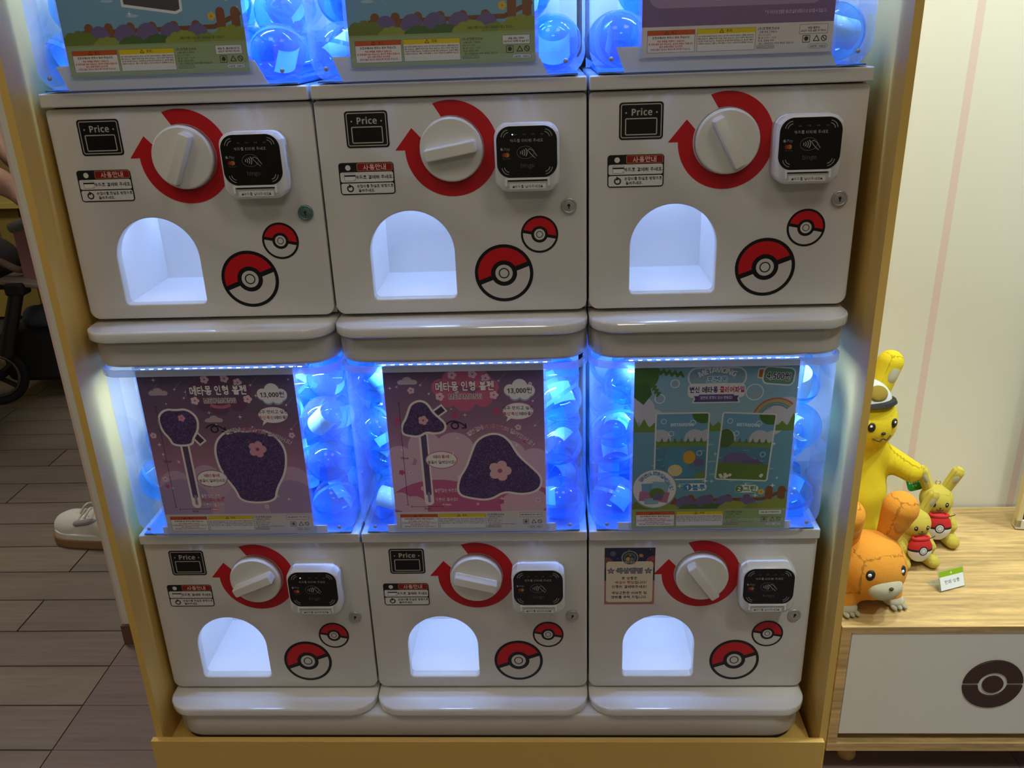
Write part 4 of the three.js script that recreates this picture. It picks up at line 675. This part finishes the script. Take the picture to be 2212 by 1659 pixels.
{ // orange toy
  const t = thing('plush_toy', 'orange plush toy with big round upright ears and cream muzzle and paws', 'plush toy', [.640, CT, -.180], .22);
  part('body', blob([bl(0, .075, .012, .058), [0, .06, -.02, .048, 0, .05, -.045, .042], [-.034, .05, .0, .022, -.042, .018, .018, .019], [.034, .05, .0, .022, .042, .018, .018, .019], [-.03, .03, -.045, .024, -.04, .018, -.04, .02], [.03, .03, -.045, .024, .04, .018, -.04, .02]], .022, .004), TOY.orange, t);
  for (const s of [-1, 1]) { const e = part('ear', blob([[0, 0, 0, .018, 0, .055, .004, .029]], .02, .004), TOY.orange, t, [s * .036, .118, -.004], [.05, 0, -s * .22]); part('ear_lining', sph(.019, .9, 1.5, .4), felt(.92, .42, .06), e, [0, .045, .021]); }
  part('muzzle', sph(.024, 1.25, .9, .7), TOY.cream, t, [0, .062, .06]); part('nose', sph(.0035, 1.2, .8, .8, 12), TOY.brown, t, [0, .07, .0755]); part('mouth', tube([[-.007, .061, .0745], [0, .058, .0755], [.007, .061, .0745]], .0008, 10, 6), TOY.smile, t);
  eye(t, -.027, .086, .0575, .0115, -.35); eye(t, .027, .086, .0575, .0115, .35);
  for (const s of [-1, 1]) { const p = part('paw', sph(.018, 1.05, .55, 1.15), TOY.cream, t, [s * .043, .0095, .024]); for (const k of [-1, 0, 1]) part('toe', sph(.0055, .8, .7, 1.5, 12), TOY.cream, p, [k * .0095, -.0035, .02]); }
  part('tail', sph(.014, 1, 1, 1), TOY.orange, t, [0, .07, -.088]);
}
const pouchTex = canvas(256, 256, (x) => { x.fillStyle = '#e4e0dc'; x.fillRect(0, 0, 256, 256); x.fillStyle = '#c01c1c'; x.fillRect(0, 0, 256, 118); x.fillStyle = '#1a1818'; x.fillRect(0, 112, 256, 20); circle(x, 128, 122, 44, '#1a1818'); circle(x, 128, 122, 34, '#d8d4d0'); circle(x, 128, 122, 22, '#6a6664'); circle(x, 128, 122, 18, '#dcd8d4'); });
function smallToy(label, pos, turn, s) {
  const t = thing('small_plush_toy', label, 'plush toy', pos, turn, 'small yellow plush toys with pouches'); t.scale.setScalar(s);
  part('body', blob([[0, .028, 0, .027, 0, .045, 0, .022], bl(0, .078, .004, .027), [-.02, .05, .006, .010, -.026, .036, .022, .0095], [.02, .05, .006, .010, .026, .036, .022, .0095], [-.02, .013, .01, .013, -.027, .012, .035, .0115], [.02, .013, .01, .013, .027, .012, .035, .0115]], .01, .0024, 14), TOY.lightYellow, t);
  for (const q of [-1, 1]) { const e = part('ear', blob([[0, 0, 0, .0095, 0, .034, 0, .0105]], .006, .0024, 14), TOY.lightYellow, t, [q * .015, .098, 0], [0, 0, -q * .42]); part('ear_lining', sph(.0065, .8, 1.8, .5), TOY.cream, e, [0, .024, .0078]); }
  eye(t, -.0105, .08, .0285, .0042, -.3); eye(t, .0105, .08, .0285, .0042, .3); part('nose', sph(.0016, 1.2, .8, .8, 10), TOY.black, t, [0, .0745, .031]); part('mouth', tube([[-.006, .0715, .0295], [-.003, .0695, .0308], [0, .071, .0312], [.003, .0695, .0308], [.006, .0715, .0295]], .0006, 14, 6), TOY.smile, t);
  const g = new THREE.SphereGeometry(.0235, 28, 18); g.scale(.95, 1.05, .55); uvXY(g, .047, .05);
  const p = part('pouch', g, phys(0xffffff, .8, { map: pouchTex }), t, [0, .040, .032], [-.1, 0, 0]); part('pouch_gather', new THREE.TorusGeometry(.014, .0032, 8, 24).rotateX(Math.PI / 2).scale(1, 1, .55), TOY.red, p, [0, .021, 0]); part('pouch_string', tube([[.012, .02, .004], [.02, .022, .003], [.026, .023, 0]], .0008, 10, 6), TOY.dark, p);
  part('loop', new THREE.TorusGeometry(.004, .0008, 6, 16), std(lin(.6, .45, .1), .3, { metalness: .8 }), t, [0, .108, 0]);
  const tg = part('hang_tag', plate(.026, .026, .006, .0006), M.print(texGreenTag), t, [-.034, .098, -.012], [-.2, 0, .3]);
  return t;
}
smallToy('small yellow plush toy with a red and white pouch, next to the orange toy', [.765, CT, -.30], .12, 1);
smallToy('small yellow plush toy with a red and white pouch, farther from the orange toy', [.832, CT, -.372], -.12, 1.08);
{
  const a = pix(2030, 1280, 'y', CT), b = pix(2084, 1266, 'y', CT), ry = Math.atan2(-(b.z - a.z), b.x - a.x), w = a.distanceTo(b);
  const t = thing('price_card_stand', 'clear acrylic stand with a white and green sale card on the oak cabinet', 'card stand', [(a.x + b.x) / 2, CT, (a.z + b.z) / 2], ry);
  const ac = phys(lin(.86, .9, .88), .05, { transmission: .9, thickness: 0, ior: 1.49 });
  part('base', rbox(w, .0016, .032, .0005), ac, t, [0, .0008, -.016]); part('face', rbox(w, .037, .0016, .0005), ac, t, [0, .0185, -.0065], [-.36, 0, 0]);
  part('card', plate(w - .004, .033, .0004, .0005), M.print(texTagCard, .35), t, [0, .0183, -.0052], [-.36, 0, 0]);
}
{
  const t = thing('framed_panel', 'black panel in a pale cream frame standing on the oak cabinet', 'framed panel', [1.003, CT, -.40], -.12);
  const g = new THREE.Group(); const cream = std(lin(.72, .62, .34), .5), T = (n, w, h, x, y, m = cream, d = .018, z = 0) => part(n, rbox(w, h, d, .0015), m, t, [x, y, z]);
  T('frame_side', .010, .42, .005, .215); T('frame_side', .010, .42, .555, .215); T('frame_top', .56, .010, .28, .427); T('frame_bottom', .56, .02, .28, .012, std(lin(.7, .68, .62), .5)); T('panel', .542, .40, .28, .222, phys(lin(.008, .008, .008), .2), .008, .002);
}

// ---------------------------------------------------------------- left: stroller, bag, counter, shoppers
{
  const Z = -1.88, P = (u, v, dz = 0) => { const p = pix(u, v, 'z', Z + dz); return [p.x, p.y, p.z]; };
  const O = pix(5, 862, 'z', Z); O.y = FLOOR;
  const t = thing('stroller', 'dark baby stroller with spoked wheels and a black basket on the plank floor', 'stroller', [0, 0, 0]);
  const tyre = std(lin(.02, .02, .025), .8), dk = std(lin(.015, .015, .018), .7), cloth = std(lin(.035, .032, .034), .95), rimM = std(lin(.25, .2, .17), .35, { metalness: .7 }), tubeM = std(lin(.06, .055, .05), .4, { metalness: .6 });
  const wheel = (x, z, R, ry) => {
    const w = part('wheel', new THREE.TorusGeometry(R - .014, .014, 12, 40), tyre, t, [x, FLOOR + R, z], [0, ry, 0]);
    part('rim', new THREE.TorusGeometry(R - .034, .007, 8, 36), rimM, w); part('hub', cyl(.02, .02, .04, 16).rotateX(Math.PI / 2), dk, w);
    for (let k = 0; k < 5; k++) part('spoke', box(.014, R - .036, .012).translate(0, (R - .036) / 2, 0).rotateZ(k * 1.2566 + .3), tubeM, w);
  };
  wheel(O.x, Z, .115, .25); wheel(O.x + .02, Z - .42, .115, .25); wheel(O.x - .62, Z + .02, .14, .1); wheel(O.x - .62, Z - .42, .14, .1);
  const hub = [O.x, FLOOR + .115, Z + .02];
  part('fork', rod([P(24, 760)[0], P(24, 760)[1], Z + .03], [P(46, 625)[0], P(46, 625)[1], Z + .03], .026, .024), tubeM, t);
  part('fork', rod([O.x + .04, FLOOR + .2, Z - .40], [O.x + .07, .14, Z - .40], .022, .022), tubeM, t);
  part('axle', rod([O.x + .02, FLOOR + .115, Z + .02], [O.x + .03, FLOOR + .115, Z - .42], .012), dk, t);
  part('fork_cap', rbox(.07, .045, .06, .01), dk, t, [P(48, 618)[0], P(48, 618)[1], Z + .03]);
  part('seat_rail', rod([O.x - .6, .19, Z], [P(30, 618)[0], P(30, 618)[1], Z], .014), tubeM, t);
  part('seat', blob([[-2.3, .22, -2.08, .1, -2.0, .20, -2.08, .1], [-2.38, .3, -2.08, .1, -2.5, .62, -2.08, .1]], .08, .02, 4), cloth, t);
  part('guard_bar', tube([[-2.1, .34, Z - .02], [P(0, 565)[0], P(0, 565)[1], Z], [P(33, 588)[0], P(33, 588)[1], Z - .03], [P(36, 590)[0], .2, Z - .3]], .013, 24, 10), std(lin(.30, .2, .14), .7), t);
  part('hood', blob([[P(48, 520)[0] + .03, P(48, 520)[1], Z - .06, .05, P(40, 550)[0] + .02, P(40, 550)[1], Z - .2, .06], [P(30, 450)[0] + .04, P(30, 450)[1], Z - .1, .03, P(48, 520)[0] + .03, P(48, 520)[1], Z - .1, .05]], .04, .012, 4), dk, t);
  part('hood_trim', rod(P(22, 494, .0), P(54, 480, .0), .016, .02), std(lin(.2, .19, .18), .9), t);
  part('basket', rbox(.5, .2, .36, .03), dk, t, [O.x + .26, FLOOR + .17, Z - .22]);
  part('blanket', blob([[O.x + .12, FLOOR + .3, Z - .14, .045, O.x + .3, FLOOR + .3, Z - .16, .05], bl(O.x + .2, FLOOR + .37, Z - .2, .05)], .04, .012, 4), std(lin(.10, .11, .15), .95), t);
  part('footrest', rbox(.28, .018, .2, .006), std(lin(.28, .24, .22), .7), t, [P(75, 612)[0] + .02, P(75, 612)[1], Z - .06], [0, 0, -.12]);
  const bag = thing('paper_bag', 'pink paper carrier bag set on the stroller footrest', 'bag', [P(75, 606)[0] + .03, P(75, 606)[1] + .002, Z - .06], .1);
  const pk = std(lin(.42, .20, .22), .7); part('sleeve', plain([box(.15, .19, .002, 0, .095, .045), box(.15, .19, .002, 0, .095, -.045), box(.002, .19, .09, -.074, .095, 0), box(.002, .19, .09, .074, .095, 0), box(.15, .002, .09, 0, .001, 0)]), pk, bag); for (const z of [-.043, .043]) part('handle', tube([[-.03, .18, z], [-.025, .235, z], [.025, .235, z], [.03, .18, z]], .003, 16, 6), pk, bag);
}
{
  const t = thing('display_counter', 'yellow counter with vertical front boards behind the stroller', 'counter', [-2.9, FLOOR, -3.2]);
  const y = pix(0, 436, 'z', -2.98).y - FLOOR, yb = std(lin(.46, .33, .07), .7), yd = std(lin(.36, .25, .055), .7);
  part('worktop', rbox(2.9, .03, .5, .004), std(lin(.62, .47, .12), .6), t, [0, y - .015, 0]); part('carcass', box(2.84, y - .03, .40), yd, t, [0, (y - .03) / 2, -.02]);  // worktop paler than the front: lit top and shaded front put into the colours
  for (let k = 0; k < 24; k++) part('board', box(.112, y - .04, .02), k % 3 ? yb : yd, t, [-1.38 + k * .12, (y - .04) / 2 + .005, .195]);
}
function walker(name, label, pos, turn, o) {   // o: arms [elbow, wrist] pairs, feet
  const t = thing(name, label, 'person', pos, turn), skin = std(lin(.42, .24, .17), .6);
  const hip = .90, sh = 1.40, L = o.feet[0], R = o.feet[1], arms = o.arms;
  const leg = (s, f, g) => [[s * .09, hip, 0, .085 + g, (s * .09 + f[0]) / 2 + .0, hip * .53, f[1] * .5 + .03, .058 + g], [(s * .09 + f[0]) / 2, hip * .53, f[1] * .5 + .03, .058 + g, f[0], .09, f[1], .038 + g]];
  const arm = (s, a, g, to = 2) => [[s * .18, sh - .02, 0, .052 + g, ...a[0], .042 + g], ...(to > 1 ? [[...a[0], .042 + g, ...a[1], .03 + g]] : [])];
  const hand = (a, s) => { const [x, y, z] = a[1], d = V3(x - a[0][0], y - a[0][1], z - a[0][2]).normalize(), side = V3(1, 0, 0), out = [[x, y, z, .026, x + d.x * .07, y + d.y * .07, z + d.z * .07, .03]]; for (let k = 0; k < 4; k++) { const q = (k - 1.5) * .018, b = [x + d.x * .08 + side.x * q, y + d.y * .08, z + d.z * .08], len = [.06, .072, .068, .052][k]; out.push([...b, .0095, b[0] + d.x * len * .6, b[1] + d.y * len * .6, b[2] + d.z * len * .6 + .012, .0085], [b[0] + d.x * len * .6, b[1] + d.y * len * .6, b[2] + d.z * len * .6 + .012, .0085, b[0] + d.x * len * .8, b[1] + d.y * len * .8 - .006, b[2] + d.z * len * .8 + .03, .0075]); } out.push([x + d.x * .03, y + d.y * .03, z + d.z * .03 + .015, .012, x + d.x * .06, y + d.y * .06, z + .055, .009]); return out; };
  const torso = (g) => [[0, hip + .02, 0, .13 + g, 0, 1.15, 0, .125 + g], [-.06, 1.3, 0, .11 + g, .06, 1.3, 0, .11 + g], [-.16, sh - .03, 0, .06 + g, .16, sh - .03, 0, .06 + g]];
  part('body', blob([...torso(-.01), [0, sh, 0, .055, 0, 1.5, .01, .052], [0, 1.58, .02, .085, 0, 1.64, .0, .092], [0, 1.6, .1, .018, 0, 1.575, .112, .016], ...leg(-1, L, -.008), ...leg(1, R, -.008), ...arm(-1, arms[0], 0), ...arm(1, arms[1], 0), ...hand(arms[0], -1), ...hand(arms[1], 1)], .03, .0125, 3), skin, t);
  part('trousers', blob([[-.05, hip + .03, 0, .115, .05, hip + .03, 0, .115], ...leg(-1, L, .012), ...leg(1, R, .012)], .03, .0125, 4), std(lin(...o.trousers), .9), t);
  part('shirt', blob([...torso(.012), ...arm(-1, arms[0], .012, o.sleeve), ...arm(1, arms[1], .012, o.sleeve)], .03, .0125, 4), std(lin(...o.shirt), .9), t);
  part('hair', blob([[0, 1.66, -.03, .092, 0, 1.69, .01, .088], [0, 1.6, -.06, .075, 0, 1.52, -.06, .06]], .03, .012, 4), std(lin(.012, .01, .009), .7), t);
  for (const s of [-1, 1]) part('eye_detail', sph(.009, 1, .7, .5, 10), std(lin(.02, .015, .012), .4), t, [s * .032, 1.625, .098]);
  for (const f of o.feet) sneaker(t, f, o.dark);
  return t;
}
function sneaker(t, f, dark) {
  const wht = dark ? std(lin(.02, .02, .02), .75) : std(lin(.74, .73, .66), .75), gum = dark ? wht : std(lin(.28, .15, .065), .7), grey = std(lin(.30, .30, .30), .8);
  const up = part('sneaker', blob([[0, .062, -.065, .042, 0, .058, .0, .043], [0, .055, .0, .041, 0, .046, .12, .036], [0, .046, .12, .036, -.006, .042, .15, .031], [0, .09, -.055, .036, 0, .105, -.05, .036], [0, .08, .02, .034, 0, .10, -.02, .034]], .03, .006, 6), wht, t, [f[0], 0, f[1] + .03]);
  const s = new THREE.Shape(); s.moveTo(-.034, -.105); s.bezierCurveTo(-.03, -.125, .03, -.125, .034, -.105); s.bezierCurveTo(.04, -.03, .05, .06, .046, .12); s.bezierCurveTo(.04, .195, -.032, .2, -.044, .13); s.bezierCurveTo(-.052, .06, -.038, -.03, -.034, -.105);
  part('sole', new THREE.ExtrudeGeometry(s, { depth: .018, bevelEnabled: true, bevelSize: .003, bevelThickness: .004, bevelSegments: 2, curveSegments: 12 }).rotateX(Math.PI / 2).scale(1, 1, 1).translate(0, .024, 0), gum, up);
  part('midsole', new THREE.ExtrudeGeometry(s, { depth: .014, bevelEnabled: true, bevelSize: .0015, bevelThickness: .003, bevelSegments: 2, curveSegments: 12 }).rotateX(Math.PI / 2).scale(.97, 1, .97).translate(0, .040, 0), wht, up);
  for (let k = 0; k < 5; k++) part('lace', tube([[-.026, .092 - k * .006 + .004, .035 + k * .017], [0, .104 - k * .0055 + .006, .03 + k * .017], [.026, .092 - k * .006 + .004, .035 + k * .017]], .0032, 10, 6), wht, up);
  part('lace_bow', tube([[0, .115, .03], [-.03, .135, .045], [-.045, .11, .06], [-.01, .112, .035], [.03, .132, .045], [.045, .11, .06]], .003, 24, 6), wht, up);
  part('eyelet_strip', blob([[-.033, .07, .09, .008, -.034, .086, .02, .009], [.033, .07, .09, .008, .034, .086, .02, .009]], .006, .004, 6), grey, up);
}
{
  // shopper behind the wall end: only one sneaker shows past the wall
  const toe = pix(118, 1150, 'y', FLOOR + .03), turn = -Math.PI / 2 - .12;
  const f = [.12, .23], back = .205 + f[1], dir = V3(Math.sin(turn), 0, Math.cos(turn));
  const side = V3(Math.cos(turn), 0, -Math.sin(turn)).multiplyScalar(f[0]);
  walker('person', 'shopper in white sneakers with gum soles standing past the wall end', [toe.x - dir.x * back - side.x, FLOOR, toe.z - dir.z * back - side.z - .02], turn, { feet: [[-.10, -.18], f], arms: [[[-.23, 1.14, -.02], [-.22, .92, .08]], [[.23, 1.14, -.02], [.22, .92, .06]]], trousers: [.03, .035, .06], shirt: [.2, .2, .22], sleeve: 2 });
  // shopper at the stroller: bare forearm reaching down
  const w = pix(8, 375, 'z', -1.35), pos = [w.x - .46, FLOOR, w.z - .16];
  walker('person', 'shopper in a black shirt with a bare forearm over the stroller', pos, Math.PI / 2, { feet: [[-.1, -.24], [.1, -.30]], arms: [[[-.2, 1.10, .2], [-.16, w.y - FLOOR - .02, .44]], [[.22, 1.13, .1], [.2, .93, .28]]], trousers: [.03, .03, .04], shirt: [.012, .012, .014], sleeve: 1, dark: true });
}
scene.traverse((o) => { if (o.isMesh) { o.castShadow = true; o.receiveShadow = true; } });
renderer.render(scene, camera);
